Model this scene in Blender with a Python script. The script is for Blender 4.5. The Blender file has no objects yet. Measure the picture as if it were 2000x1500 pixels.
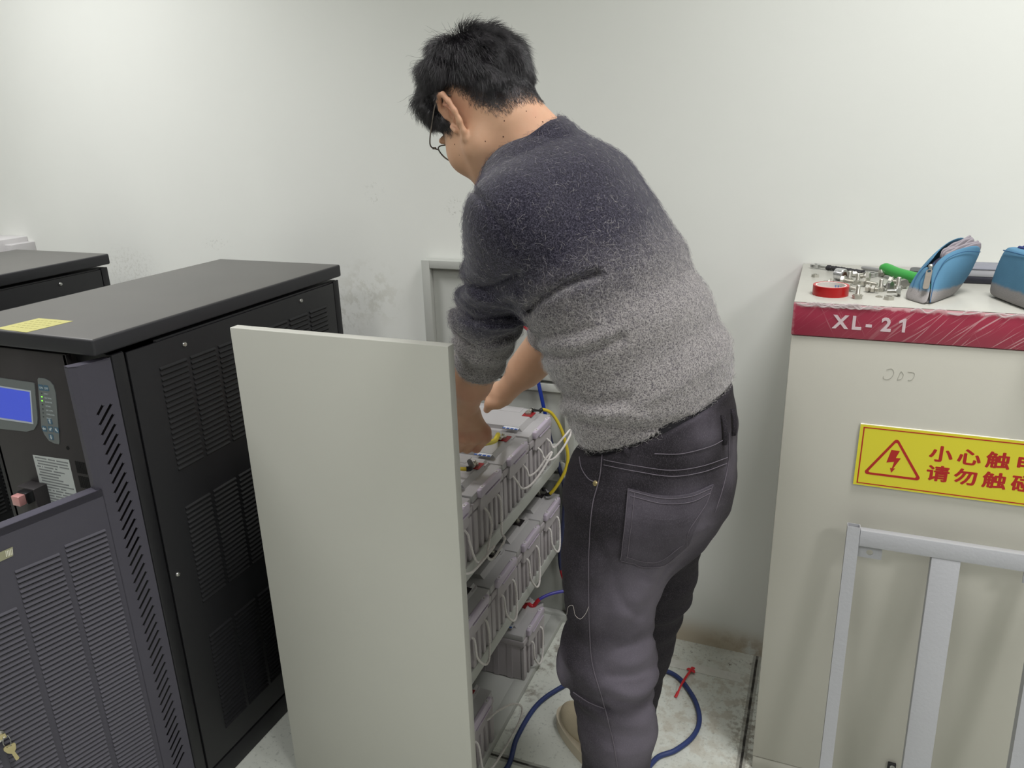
import bpy, bmesh, math, random
import numpy as np
from mathutils import Vector, Matrix, Euler, bvhtree

random.seed(7)
rng = np.random.default_rng(7)
SC = bpy.context.scene
COL = SC.collection
PI = math.pi

# ------------------------------------------------------------------ camera
F_PX = 1500.0                      # focal length in pixels of the 2000 x 1500 frame
CAM = np.array([0.0, 0.0, 1.45])
_d = np.array([130.0, 4397.0, F_PX]); _d /= np.linalg.norm(_d)
_y = np.array([640.0, -515.0, F_PX]); _y -= _d * (_y @ _d); _y /= np.linalg.norm(_y)
_x = np.cross(_d, _y)
if _x[0] < 0: _x = -_x
RW = np.array([_x, _y, -_d])       # world <- camera (x right, y down, z forward)
cam = bpy.data.cameras.new('camera')
cam.sensor_width = 36.0
cam.lens = F_PX / 2000.0 * 36.0
cam.clip_start = 0.05
camo = bpy.data.objects.new('camera', cam); COL.objects.link(camo)
m3 = np.stack([RW[:, 0], -RW[:, 1], -RW[:, 2]], axis=1)
camo.matrix_world = Matrix([[*m3[0], CAM[0]], [*m3[1], CAM[1]], [*m3[2], CAM[2]], [0, 0, 0, 1]])
SC.camera = camo

def ray(px, py):
    return RW @ np.array([(px - 1000.0) / F_PX, (py - 750.0) / F_PX, 1.0])
def at(px, py, Y):                 # the point at distance Y from the camera, towards the wall
    v = ray(px, py); return CAM + v * (Y / v[1])
def atz(px, py, z):
    v = ray(px, py); return CAM + v * ((z - CAM[2]) / v[2])
def atx(px, py, X):
    v = ray(px, py); return CAM + v * (X / v[0])

# ------------------------------------------------------------------ world and lamps
vs = SC.view_settings
vs.view_transform = 'Standard'; vs.look = 'None'; vs.gamma = 1.0; vs.use_curve_mapping = False
vs.exposure = 0.0
w = bpy.data.worlds.new('world'); SC.world = w; w.use_nodes = True
w.node_tree.nodes['Background'].inputs[0].default_value = (0.9, 0.95, 1.0, 1)
w.node_tree.nodes['Background'].inputs[1].default_value = 0.05

def lamp(name, loc, sx, sy, power, col=(1.0, 0.985, 0.95), spread=150):
    l = bpy.data.lights.new(name, 'AREA'); l.shape = 'RECTANGLE'; l.size = sx; l.size_y = sy
    l.energy = power; l.color = col; l.spread = math.radians(spread)
    o = bpy.data.objects.new(name, l); COL.objects.link(o); o.location = loc
    return o
LAMPS = [((-2.15, 1.05, 2.76), 23, 122), ((0.45, 1.15, 2.76), 19.5, 125), ((-0.9, -1.2, 2.76), 17, 160), ((1.9, -0.6, 2.76), 38, 160), ((-2.9, -1.6, 2.76), 4, 160), ((-0.85, 0.15, 2.76), 6, 160)]  # first two over the back wall; the other four are added, unseen fill
for p_, e_, sp_ in LAMPS: lamp('ceiling_and_fill_light', p_, 0.6, 0.6, e_, (1.0, 0.988, 1.0), sp_)

# ------------------------------------------------------------------ materials
def lin(c):
    return tuple(((v / 255.0) / 12.92 if v / 255.0 <= 0.04045 else ((v / 255.0 + 0.055) / 1.055) ** 2.4) for v in c) + (1.0,)

class NT:
    def __init__(s, name):
        s.m = bpy.data.materials.new(name); s.m.use_nodes = True
        s.t = s.m.node_tree; s.b = s.t.nodes['Principled BSDF']
    def n(s, typ, **kw):
        x = s.t.nodes.new(typ)
        for k, v in kw.items(): setattr(x, k, v)
        return x
    def l(s, a, b): s.t.links.new(a, b)
    def pos(s):
        return s.n('ShaderNodeNewGeometry').outputs['Position']
    def obj(s):
        return s.n('ShaderNodeTexCoord').outputs['Object']
    def noise(s, vec, scale, detail=3.0, rough=0.55):
        x = s.n('ShaderNodeTexNoise'); x.inputs['Scale'].default_value = scale
        x.inputs['Detail'].default_value = detail; x.inputs['Roughness'].default_value = rough
        if vec is not None: s.l(vec, x.inputs['Vector'])
        return x.outputs['Fac']
    def ramp(s, fac, lo, hi):
        x = s.n('ShaderNodeMapRange'); x.interpolation_type = 'SMOOTHSTEP'
        s.l(fac, x.inputs['Value']); x.inputs['From Min'].default_value = lo; x.inputs['From Max'].default_value = hi
        return x.outputs['Result']
    def math(s, op, a, b=None, c=None):
        x = s.n('ShaderNodeMath', operation=op)
        for i, v in enumerate((a, b, c)):
            if v is None: continue
            if isinstance(v, (int, float)): x.inputs[i].default_value = v
            else: s.l(v, x.inputs[i])
        return x.outputs[0]
    def mix(s, fac, a, b):
        x = s.n('ShaderNodeMix', data_type='RGBA')
        for i, v in ((0, fac), (6, a), (7, b)):
            if isinstance(v, (int, float)): x.inputs[i].default_value = v
            elif isinstance(v, tuple): x.inputs[i].default_value = v
            else: s.l(v, x.inputs[i])
        return x.outputs[2]
    def bump(s, h, strength, dist=0.01):
        x = s.n('ShaderNodeBump'); x.inputs['Strength'].default_value = strength
        x.inputs['Distance'].default_value = dist; s.l(h, x.inputs['Height'])
        s.l(x.outputs[0], s.b.inputs['Normal'])
    def color(s, c):
        if isinstance(c, tuple): s.b.inputs['Base Color'].default_value = c
        else: s.l(c, s.b.inputs['Base Color'])
    def set(s, rough=0.5, metal=0.0, spec=0.5):
        s.b.inputs['Roughness'].default_value = rough; s.b.inputs['Metallic'].default_value = metal
        s.b.inputs['Specular IOR Level'].default_value = spec
        return s.m

def mat(name, col, rough=0.5, metal=0.0, var=0.06, vs=18.0, bump=0.0, bs=300.0, spec=0.5, emit=0.0):
    t = NT(name); c = lin(col)
    o = t.obj()
    if var > 0:
        lo = tuple(max(0, v * (1 - var)) for v in c[:3]) + (1,); hi = tuple(min(1, v * (1 + var)) for v in c[:3]) + (1,)
        t.color(t.mix(t.noise(o, vs), lo, hi))
    else: t.color(c)
    if bump > 0: t.bump(t.noise(o, bs, 2.0), bump, 0.002)
    if emit > 0:
        t.b.inputs['Emission Color'].default_value = c; t.b.inputs['Emission Strength'].default_value = emit
    return t.set(rough, metal, spec)

def stained(name, base, stains, rough, bump=0.0, bs=60.0, var=0.03, spec=0.4, fine=None):
    """flat paint with stains of their own shape: (centre, radii, colour, strength, noise scale, threshold)"""
    t = NT(name); p = t.pos(); c = lin(base)
    col = t.mix(t.noise(p, 3.0), tuple(v * (1 - var) for v in c[:3]) + (1,), tuple(min(1, v * (1 + var)) for v in c[:3]) + (1,))
    if fine is not None:
        sc, lo, hi, fc, st = fine
        col = t.mix(t.math('MULTIPLY', t.ramp(t.noise(p, sc, 4.0, 0.7), lo, hi), st), col, lin(fc))
    for cen, rad, sc, st, nsc, thr in stains:
        mp = t.n('ShaderNodeMapping', vector_type='TEXTURE'); t.l(p, mp.inputs[0])
        mp.inputs['Location'].default_value = cen; mp.inputs['Scale'].default_value = rad
        ln = t.n('ShaderNodeVectorMath', operation='LENGTH'); t.l(mp.outputs[0], ln.inputs[0])
        fall = t.ramp(ln.outputs['Value'], 1.0, 0.2)
        nz = t.ramp(t.noise(p, nsc, 5.0, 0.65), thr, thr + 0.14)
        col = t.mix(t.math('MULTIPLY', t.math('MULTIPLY', fall, nz), st), col, lin(sc))
    t.color(col)
    if bump: t.bump(t.noise(p, bs, 3.0), bump, 0.004)
    t.set(rough, 0.0, spec)
    return t, col

# ------------------------------------------------------------------ mesh helpers
def V(*a): return Vector(a)
def newbm(): return bmesh.new()

def box(bm, c, s, rot=None, bev=0.0, seg=2):
    r = bmesh.ops.create_cube(bm, size=1.0)
    vs_ = r['verts']
    M = Matrix.Translation(Vector(c)) @ (rot.to_4x4() if rot is not None else Matrix.Identity(4)) @ Matrix.Diagonal((*s, 1.0))
    bmesh.ops.transform(bm, matrix=M, verts=vs_)
    if bev > 0:
        es = list({e for v in vs_ for e in v.link_edges})
        bmesh.ops.bevel(bm, geom=es, offset=min(bev, min(s) * 0.49), segments=seg, profile=0.5, affect='EDGES')
    return bm

def bx(bm, lo, hi, bev=0.0, seg=2):
    c = [(a + b) / 2 for a, b in zip(lo, hi)]; s = [abs(b - a) for a, b in zip(lo, hi)]
    return box(bm, c, s, None, bev, seg)

def frame_of(t, up=Vector((0, 0, 1))):
    t = Vector(t).normalized()
    if abs(t.dot(up)) > 0.97: up = Vector((1, 0, 0))
    a = t.cross(up).normalized(); return a, a.cross(t).normalized(), t

def spline(pts, n=8):
    """Catmull-Rom through the points"""
    P = [np.array(p, float) for p in pts]
    if len(P) < 3: return [Vector(p) for p in P]
    Q = [2 * P[0] - P[1]] + P + [2 * P[-1] - P[-2]]
    out = []
    for i in range(1, len(Q) - 2):
        for k in range(n):
            t = k / n
            out.append(0.5 * ((2 * Q[i]) + (-Q[i - 1] + Q[i + 1]) * t + (2 * Q[i - 1] - 5 * Q[i] + 4 * Q[i + 1] - Q[i + 2]) * t * t + (-Q[i - 1] + 3 * Q[i] - 3 * Q[i + 1] + Q[i + 2]) * t ** 3))
    out.append(P[-1])
    return [Vector(p) for p in out]

def tube(bm, path, r, n=8, cap=True, flat=1.0):
    path = [Vector(p) for p in path]
    rs = r if isinstance(r, (list, tuple)) else [r] * len(path)
    rings = []; a = None
    for i, p in enumerate(path):
        t = (path[min(i + 1, len(path) - 1)] - path[max(i - 1, 0)]).normalized()
        if a is None: a, b, _ = frame_of(t)
        else:
            a = (a - t * a.dot(t)).normalized(); b = t.cross(a) * -1
            b = a.cross(t).normalized()
        rings.append([bm.verts.new(p + a * math.cos(2 * PI * k / n) * rs[i] + b * math.sin(2 * PI * k / n) * rs[i] * flat) for k in range(n)])
    for i in range(len(rings) - 1):
        for k in range(n):
            bm.faces.new((rings[i][k], rings[i][(k + 1) % n], rings[i + 1][(k + 1) % n], rings[i + 1][k]))
    if cap:
        bm.faces.new(rings[0][::-1]); bm.faces.new(rings[-1])
    return bm

def rope(bm, path, r=0.0026, pitch=0.011, n=6):
    """three twisted strands"""
    path = [Vector(p) for p in path]
    # resample
    dense = []; L = 0.0
    for i in range(len(path) - 1):
        seg = (path[i + 1] - path[i]); k = max(1, int(seg.length / 0.0016))
        for j in range(k): dense.append(path[i] + seg * (j / k))
    dense.append(path[-1])
    fr = []; a = None
    for i, p in enumerate(dense):
        t = (dense[min(i + 1, len(dense) - 1)] - dense[max(i - 1, 0)]).normalized()
        if a is None: a = frame_of(t)[0]
        a = (a - t * a.dot(t)).normalized(); fr.append((a.copy(), t.cross(a).normalized()))
    for s in range(3):
        L = 0.0; pp = []
        for i, p in enumerate(dense):
            if i: L += (dense[i] - dense[i - 1]).length
            ang = 2 * PI * (L / pitch + s / 3.0)
            pp.append(p + fr[i][0] * math.cos(ang) * r * 0.55 + fr[i][1] * math.sin(ang) * r * 0.55)
        tube(bm, pp, r * 0.62, n)
    return bm

def lathe(bm, prof, c=(0, 0, 0), axis=(0, 0, 1), n=24, sides=None):
    """prof: (radius, height) pairs along the axis"""
    a, b, t = frame_of(axis, Vector((0, 1, 0)) if abs(Vector(axis).normalized().z) > 0.9 else Vector((0, 0, 1)))
    c = Vector(c); n = sides or n; rings = []
    for r, h in prof:
        rings.append([bm.verts.new(c + t * h + (a * math.cos(2 * PI * k / n) + b * math.sin(2 * PI * k / n)) * max(r, 1e-5)) for k in range(n)])
    for i in range(len(rings) - 1):
        for k in range(n):
            bm.faces.new((rings[i][k], rings[i][(k + 1) % n], rings[i + 1][(k + 1) % n], rings[i + 1][k]))
    bm.faces.new(rings[0][::-1]); bm.faces.new(rings[-1])
    bmesh.ops.recalc_face_normals(bm, faces=bm.faces[:])
    return bm

def prism(bm, poly, depth, M):
    """polygon (u, v) extruded by depth along +w, placed by the 4x4 M whose columns are u, v, w, origin"""
    lo = [bm.verts.new(M @ Vector((u, v, 0))) for u, v in poly]
    hi = [bm.verts.new(M @ Vector((u, v, depth))) for u, v in poly]
    bm.faces.new(lo[::-1]); bm.faces.new(hi)
    n = len(poly)
    for k in range(n): bm.faces.new((lo[k], lo[(k + 1) % n], hi[(k + 1) % n], hi[k]))
    return bm

def basis(o, u, v, w=None):
    u = Vector(u).normalized(); v = Vector(v).normalized()
    w = Vector(w).normalized() if w is not None else u.cross(v).normalized()
    M = Matrix.Identity(4)
    for i, c in enumerate((u, v, w)): M[0][i], M[1][i], M[2][i] = c
    M[0][3], M[1][3], M[2][3] = o
    return M

def rrect(x0, y0, x1, y1, r, n=5):
    out = []
    rr = r if isinstance(r, (list, tuple)) else [r] * 4
    for (cx, cy, a0), q in zip(((x1, y1, 0), (x0, y1, 90), (x0, y0, 180), (x1, y0, 270)), rr):
        sx = -1 if cx == x1 else 1; sy = -1 if cy == y1 else 1
        for k in range(n + 1):
            a = math.radians(a0 + 90 * k / n)
            out.append((cx + sx * q + q * math.cos(a), cy + sy * q + q * math.sin(a)))
    return out

def holed(name, outline, holes, depth, M):
    """plate with real holes: a filled 2D curve turned into a mesh"""
    cu = bpy.data.curves.new(name, 'CURVE'); cu.dimensions = '2D'; cu.fill_mode = 'BOTH'; cu.extrude = depth / 2
    for poly in [outline] + holes:
        sp = cu.splines.new('POLY'); sp.points.add(len(poly) - 1); sp.use_cyclic_u = True
        for p, (u, v) in zip(sp.points, poly): p.co = (u, v, 0, 1)
    o = bpy.data.objects.new(name, cu); COL.objects.link(o)
    me = bpy.data.meshes.new_from_object(o.evaluated_get(bpy.context.evaluated_depsgraph_get()))
    bpy.data.objects.remove(o); bpy.data.curves.remove(cu)
    bm = newbm(); bm.from_mesh(me); bpy.data.meshes.remove(me)
    bm.transform(M @ Matrix.Translation((0, 0, depth / 2)))
    return bm

def text_bm(body, size, depth, M, bold=0.0, sx=1.0, spacing=1.0, shear=0.0):
    cu = bpy.data.curves.new('lettering', 'FONT'); cu.body = body; cu.size = size; cu.extrude = depth / 2
    cu.offset = bold; cu.space_character = spacing; cu.shear = shear; cu.resolution_u = 3
    o = bpy.data.objects.new('lettering', cu); COL.objects.link(o); o.scale = (1, 1, 1)
    bpy.context.view_layer.update()
    me = bpy.data.meshes.new_from_object(o.evaluated_get(bpy.context.evaluated_depsgraph_get()))
    bpy.data.objects.remove(o); bpy.data.curves.remove(cu)
    bm = newbm(); bm.from_mesh(me); bpy.data.meshes.remove(me)
    bm.transform(M @ Matrix.Diagonal((sx, 1, 1, 1)) @ Matrix.Translation((0, 0, depth / 2)))
    return bm

def obj(name, bm, m, parent=None, sharp=35.0, local=False, label=None, recalc=False):
    """one mesh object; world coordinates unless local"""
    if recalc: bmesh.ops.recalc_face_normals(bm, faces=bm.faces[:])
    if parent is not None and not local:
        bm.transform(wm(parent).inverted())
    me = bpy.data.meshes.new(name); bm.to_mesh(me); bm.free()
    if sharp is not None and len(me.polygons):
        me.polygons.foreach_set('use_smooth', [True] * len(me.polygons))
        me.set_sharp_from_angle(angle=math.radians(sharp))
    for x in (m if isinstance(m, (list, tuple)) else [m]): me.materials.append(x)
    o = bpy.data.objects.new(name, me); COL.objects.link(o)
    if parent is not None: o.parent = parent
    if label: o['label'] = label
    return o

def wm(o):
    M = o.matrix_basis.copy()
    while o.parent is not None:
        o = o.parent; M = o.matrix_basis @ M
    return M

def tag(o, label, cat, group=None):
    o['label'] = label; o['category'] = cat
    if group: o['group'] = group
    return o

def thing(name, label, cat, loc=(0, 0, 0), rotz=0.0, group=None):
    o = bpy.data.objects.new(name, None); COL.objects.link(o)
    o.empty_display_size = 0.05; o.location = loc; o.rotation_euler = (0, 0, rotz)
    return tag(o, label, cat, group)

def single(name, bm, m, label, cat, group=None, sharp=35.0):
    return tag(obj(name, bm, m, None, sharp), label, cat, group)

def struct(name, bm, m):
    o = obj(name, bm, m); o['kind'] = 'structure'; return o

def dup(root, loc, rotz, label, group=None):
    r = root.copy(); COL.objects.link(r); r.location = loc; r.rotation_euler = (0, 0, rotz); r['label'] = label
    if group: r['group'] = group
    for ch in list(root.children):
        c = ch.copy(); COL.objects.link(c); c.parent = r
        for g in list(ch.children):
            d = g.copy(); COL.objects.link(d); d.parent = c
    return r
# ------------------------------------------------------------------ the room
WY = 1.922                         # the back wall
wt, wc = stained('wall_paint', (226, 228, 222), [
    ((-1.384, WY, 0.90), (0.16, 0.2, 0.12), (120, 116, 96), 0.20, 60.0, 0.48),
    ((-1.25, WY, 0.98), (0.16, 0.2, 0.13), (150, 146, 118), 0.22, 30.0, 0.45),
    ((-1.20, WY, 1.27), (0.045, 0.2, 0.05), (120, 120, 105), 0.28, 120.0, 0.54),
    ((-0.955, WY, 1.235), (0.035, 0.2, 0.04), (110, 108, 95), 0.55, 150.0, 0.54),
    ((-2.2, WY, 1.02), (0.17, 0.2, 0.09), (130, 124, 100), 0.2, 90.0, 0.48),
    ((-1.80, WY, 1.11), (0.08, 0.2, 0.03), (120, 118, 108), 0.3, 140.0, 0.54),
    ((-0.25, WY, 0.0), (0.5, 0.2, 0.10), (176, 152, 112), 0.6, 9.0, 0.30),
    ((-0.12, WY, 0.02), (0.14, 0.2, 0.06), (150, 124, 88), 0.3, 24.0, 0.46),
], 0.75, bump=0.05, bs=25.0)
WALL = wt.m
plain_wall = mat('side_wall_paint', (224, 225, 220), 0.8, var=0.02, vs=3)
struct('wall_back', bx(newbm(), (-4.6, WY, 0), (3.2, WY + 0.1, 2.8)), WALL)
struct('wall_left', bx(newbm(), (-4.7, -4.2, 0), (-4.6, WY + 0.1, 2.8)), plain_wall)
struct('wall_right', bx(newbm(), (3.2, -4.2, 0), (3.3, WY + 0.1, 2.8)), plain_wall)
struct('wall_front', bx(newbm(), (-4.7, -4.3, 0), (3.3, -4.2, 2.8)), plain_wall)
struct('ceiling', bx(newbm(), (-4.7, -4.3, 2.8), (3.3, WY + 0.1, 2.9)), mat('ceiling_paint', (232, 232, 228), 0.9, var=0.02))

def floor_material():
    t, col = stained('floor_tile_vinyl', (206, 209, 200), [
        ((-0.15, 1.70, 0), (0.42, 0.30, 0.3), (160, 146, 124), 0.42, 30.0, 0.46),
        ((-0.2, 1.86, 0), (0.3, 0.08, 0.3), (70, 48, 32), 0.8, 55.0, 0.56),
        ((-0.55, 1.80, 0), (0.16, 0.16, 0.3), (110, 94, 74), 0.5, 36.0, 0.56),
        ((-0.62, 1.65, 0), (0.045, 0.5, 0.3), (90, 72, 56), 0.6, 22.0, 0.50),
        ((-0.05, 1.62, 0), (0.08, 0.3, 0.3), (96, 88, 76), 0.6, 60.0, 0.45),
        ((-0.2, 1.50, 0), (0.3, 0.2, 0.3), (170, 158, 138), 0.35, 18.0, 0.46),
    ], 0.42, fine=(95.0, 0.54, 0.70, (132, 138, 132), 0.55))
    p = t.pos(); sx = t.n('ShaderNodeSeparateXYZ'); t.l(p, sx.inputs[0])
    wob = t.math('MULTIPLY', t.math('SUBTRACT', t.noise(p, 14.0), 0.5), 0.003)
    def seam(axis, x0, half, soft):
        d = t.math('ABSOLUTE', t.math('WRAP', t.math('ADD', t.math('SUBTRACT', sx.outputs[axis], x0), wob), 0.3, -0.3))
        return t.ramp(d, half + soft, half)
    edge = t.math('MAXIMUM', seam(0, -0.070, 0.010, 0.001), seam(1, 1.333, 0.010, 0.001))
    line = t.math('MAXIMUM', seam(0, -0.070, 0.0022, 0.0018), seam(1, 1.333, 0.0022, 0.0018))
    grime = t.ramp(t.noise(p, 40.0, 4.0), 0.25, 0.6)
    c = t.mix(t.math('MULTIPLY', edge, 0.6), col, t.mix(grime, lin((150, 148, 138)), lin((106, 104, 98))))
    c = t.mix(t.math('MULTIPLY', line, t.math('ADD', t.math('MULTIPLY', grime, 0.4), 0.6)), c, lin((38, 34, 32)))
    t.color(c)
    h = t.math('SUBTRACT', t.math('MULTIPLY', t.noise(p, 160.0, 3.0), 0.25), line)
    t.bump(h, 0.25, 0.003)
    return t.m
struct('floor', bx(newbm(), (-4.7, -4.3, -0.1), (3.3, WY + 0.1, 0.0)), floor_material())

# a strip of old tape residue and a smear on the tile by the wall belong to the floor's own dirt; the tape strip is a thin film
single('tape_strip', bx(newbm(), (-0.31, 1.795, 0.0), (-0.105, 1.828, 0.0012)), mat('old_tape', (206, 206, 198), 0.5, var=0.12, vs=60),
       'whitish strip of old tape stuck on the dirty floor tile behind the man', 'tape')

# ------------------------------------------------------------------ shared materials
BLACK = mat('black_powder_coat', (27, 27, 30), 0.45, var=0.05, vs=40, bump=0.12, bs=900, spec=0.4)
BLACKD = mat('charcoal_door_coat', (66, 64, 74), 0.48, var=0.05, vs=40, bump=0.14, bs=900, spec=0.45)
FASCIA = mat('dark_grey_fascia', (58, 55, 56), 0.55, var=0.05, vs=40, bump=0.12, bs=900, spec=0.35)
VOID = mat('unlit_inside', (9, 9, 10), 0.9, var=0)
STEEL = mat('bright_zinc', (200, 200, 196), 0.28, 1.0, var=0.05, vs=60)
STEELR = mat('dull_zinc', (200, 198, 190), 0.42, 1.0, var=0.08, vs=80)
PANELM = mat('warm_grey_powder_coat', (186, 186, 177), 0.5, var=0.015, vs=5, bump=0.05, bs=700)
RACKM = mat('rack_grey_coat', (176, 178, 172), 0.5, var=0.03, vs=9, bump=0.05, bs=600)

# ------------------------------------------------------------------ black power supply towers
def louvers(bm, M, s0, s1, ztop, zbot, pitch, h=0.0036):
    z = ztop
    while z > zbot:
        prof = [(z, 0.0), (z - pitch * 0.30, h * 0.92), (z - pitch * 0.42, h), (z - pitch * 0.48, 0.0004)]
        a = [bm.verts.new(M @ Vector((s0, q, w_))) for q, w_ in prof]
        b = [bm.verts.new(M @ Vector((s1, q, w_))) for q, w_ in prof]
        for k in range(3):
            f = bm.faces.new((a[k], a[k + 1], b[k + 1], b[k]))
        for e in (a, b):
            bm.faces.new(e if e is b else e[::-1])
        g = [bm.verts.new(M @ Vector((s, q, 0.0004))) for s, q in ((s0, z - pitch * 0.46), (s1, z - pitch * 0.46), (s1, z - pitch * 0.74), (s0, z - pitch * 0.74))]
        f = bm.faces.new(g); f.material_index = 1
        z -= pitch

def screw_bm(c, axis, r=0.0052):
    bm = newbm()
    lathe(bm, [(r, -0.001), (r, 0.0012), (r * 0.8, 0.0028), (r * 0.3, 0.0034)], c, axis, 14)
    a, b, t = frame_of(axis)
    for k in (0, 1):
        box(bm, Vector(c) + t * 0.0034, (r * 1.1, r * 0.22, 0.0012) if k else (r * 0.22, r * 1.1, 0.0012), Matrix((a, b, t)).transposed())
    return bm

_t = NT('sheen_dust_black_lid'); _p = _t.pos(); _g = _t.n('ShaderNodeNewGeometry'); _s = _t.n('ShaderNodeSeparateXYZ'); _t.l(_g.outputs['True Normal'], _s.inputs[0])
_sheen_dust = _t.math('MULTIPLY', _t.ramp(_s.outputs[2], 0.6, 0.95), _t.math('ADD', 0.62, _t.math('MULTIPLY', _t.noise(_p, 5.0, 4.0), 0.3)))       # grazing sheen painted pale on the flat top, with thin dust
_t.color(_t.mix(_sheen_dust, lin((40, 40, 44)), lin((98, 97, 93)))); _t.bump(_t.noise(_t.obj(), 900.0, 2.0), 0.12, 0.002); LIDM = _t.set(0.5, 0, 0.45)
def tower(dx, label, full):
    xs = -1.195 + dx
    root = thing('power_supply_tower', label, 'UPS cabinet', (xs - 0.20, 1.33, 0.0))
    bm = newbm()
    bx(bm, (xs - 0.398, 1.075, 0.055), (xs - 0.006, 1.697, 1.066), 0.003)
    bx(bm, (xs - 0.020, 0.972, 0.055), (xs - 0.0005, 1.0, 1.066), 0.003)             # front post, right
    bx(bm, (xs - 0.020, 1.0, 0.055), (xs - 0.006, 1.075, 1.066))
    bx(bm, (xs - 0.398, 0.972, 0.055), (xs - 0.378, 1.075, 1.066), 0.003)
    bx(bm, (xs - 0.398, 0.975, 1.045), (xs - 0.006, 1.08, 1.066))
    bx(bm, (xs - 0.006, 1.676, 0.055), (xs - 0.0005, 1.699, 1.066), 0.002)           # rear post
    obj('casing', bm, BLACK, root)
    bm = newbm(); bx(bm, (xs - 0.376, 1.060, 0.06), (xs - 0.022, 1.074, 1.044)); obj('recess_shade_sheet', bm, VOID, root)  # black sheet stands in for the shade inside the front recess
    bm = newbm(); bx(bm, (xs - 0.397, 0.975, 0.0), (xs - 0.001, 1.697, 0.055), 0.002); obj('plinth', bm, BLACK, root)
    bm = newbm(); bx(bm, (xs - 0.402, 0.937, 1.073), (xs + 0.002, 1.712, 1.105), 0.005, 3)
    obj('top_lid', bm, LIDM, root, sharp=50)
    bm = newbm(); bx(bm, (xs - 0.006, 1.004, 0.062), (xs, 1.673, 1.062), 0.0012)
    M = basis((xs, 0, 0), (0, 1, 0), (0, 0, 1), (1, 0, 0))
    for z0, z1 in ((1.012, 0.795), (0.705, 0.47), (0.385, 0.125)):
        for k in range(7):
            y0 = 1.072 + k * 0.0815
            louvers(bm, M, y0, y0 + 0.0715, z0, z1, 0.0114)
    obj('side_panel', bm, [BLACK, VOID], root, sharp=30)
    for y, z in ((1.144, 1.040), (1.532, 1.046), (1.022, 0.573), (1.655, 0.573)):
        obj('screw', screw_bm((xs + 0.0008, y, z), (1, 0, 0)), STEEL, root)
    if not full:
        bm = newbm(); bx(bm, (xs - 0.39, 0.945, 0.05), (xs - 0.006, 0.968, 1.06), 0.004); obj('door', bm, BLACKD, root)
        return root
    # ---- recessed fascia with screen, keypad, notice and switch
    Y = 0.955
    bm = newbm(); bx(bm, (xs - 0.360, Y, 0.62), (xs - 0.098, Y + 0.012, 1.064), 0.0015)
    bx(bm, (xs - 0.360, Y, 0.62), (xs - 0.352, 1.06, 1.064)); bx(bm, (xs - 0.106, Y, 0.62), (xs - 0.098, 1.06, 1.064))
    fas = obj('control_fascia', bm, FASCIA, root)
    fm = basis((0, Y, 0), (1, 0, 0), (0, 0, 1), (0, -1, 0))
    GREY = mat('grey_membrane', (112, 118, 118), 0.5, var=0.03)
    bm = newbm()
    prism(bm, [(-1.395, 0.996), (-1.398, 0.9985), (-1.545, 1.0), (-1.57, 0.884), (-1.452, 0.8895), (-1.428, 0.897), (-1.414, 0.912), (-1.409, 0.925)], 0.002, fm)
    obj('screen_bezel', bm, GREY, fas, recalc=True)
    bm = newbm()
    prism(bm, [(-1.4085, 0.9815), (-1.535, 0.983), (-1.550, 0.9075), (-1.425, 0.9095)], 0.0008, fm @ Matrix.Translation((0, 0, 0.002)))
    obj('screen_surround', bm, mat('pale_screen_edge', (196, 204, 214), 0.4, var=0), fas, recalc=True)
    bm = newbm()
    prism(bm, [(-1.4125, 0.9785), (-1.535, 0.980), (-1.548, 0.912), (-1.428, 0.9135)], 0.0008, fm @ Matrix.Translation((0, 0, 0.0025)))
    obj('screen', bm, mat('blue_backlit_screen', (60, 78, 190), 0.35, var=0.04, vs=60, emit=0.55), fas, recalc=True, label='blue lit screen')
    bm = newbm()
    prism(bm, [(-1.380, 1.010), (-1.383, 1.007), (-1.4055, 0.905), (-1.402, 0.890), (-1.393, 0.8775), (-1.378, 0.8735), (-1.366, 0.8735), (-1.3635, 0.878), (-1.3415, 0.984), (-1.343, 0.998), (-1.351, 1.0065), (-1.364, 1.0105)], 0.0015, fm)
    obj('keypad', bm, GREY, fas, recalc=True)
    f2 = fm @ Matrix.Translation((0, 0, 0.0015))
    BTN = mat('steel_blue_button', (70, 104, 126), 0.45, var=0.03)
    for u, v in ((-1.3785, 0.991), (-1.364, 0.991), (-1.376, 0.921), (-1.397, 0.903), (-1.379, 0.9045), (-1.363, 0.904), (-1.383, 0.887)):
        bm = newbm(); prism(bm, rrect(u - 0.0062, v - 0.006, u + 0.0062, v + 0.006, 0.0015, 2), 0.0006, f2)
        obj('button', bm, BTN, fas, recalc=True)
    WHT = mat('pale_print', (196, 206, 208), 0.6, var=0)
    f3 = f2 @ Matrix.Translation((0, 0, 0.0006))
    bm = newbm()
    for s_, u, v, h in (('ON', -1.3828, 0.9888, 0.0062), ('OFF', -1.3695, 0.9885, 0.0062), ('FAULT', -1.3735, 0.9775, 0.0042), ('RECTIFIER', -1.3745, 0.9690, 0.0042), ('INVERTER', -1.3755, 0.9605, 0.0042), ('BYPASS', -1.3770, 0.9520, 0.0042), ('BAT LOW', -1.3785, 0.9430, 0.0042), ('OVERLOAD', -1.3800, 0.9345, 0.0042), ('FAULT', -1.3820, 0.9260, 0.0042)):
        q = text_bm(s_, h, 0.0003, f3 @ Matrix.Translation((u, v, 0)))
        me = bpy.data.meshes.new('t'); q.to_mesh(me); q.free(); bm.from_mesh(me); bpy.data.meshes.remove(me)
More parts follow.
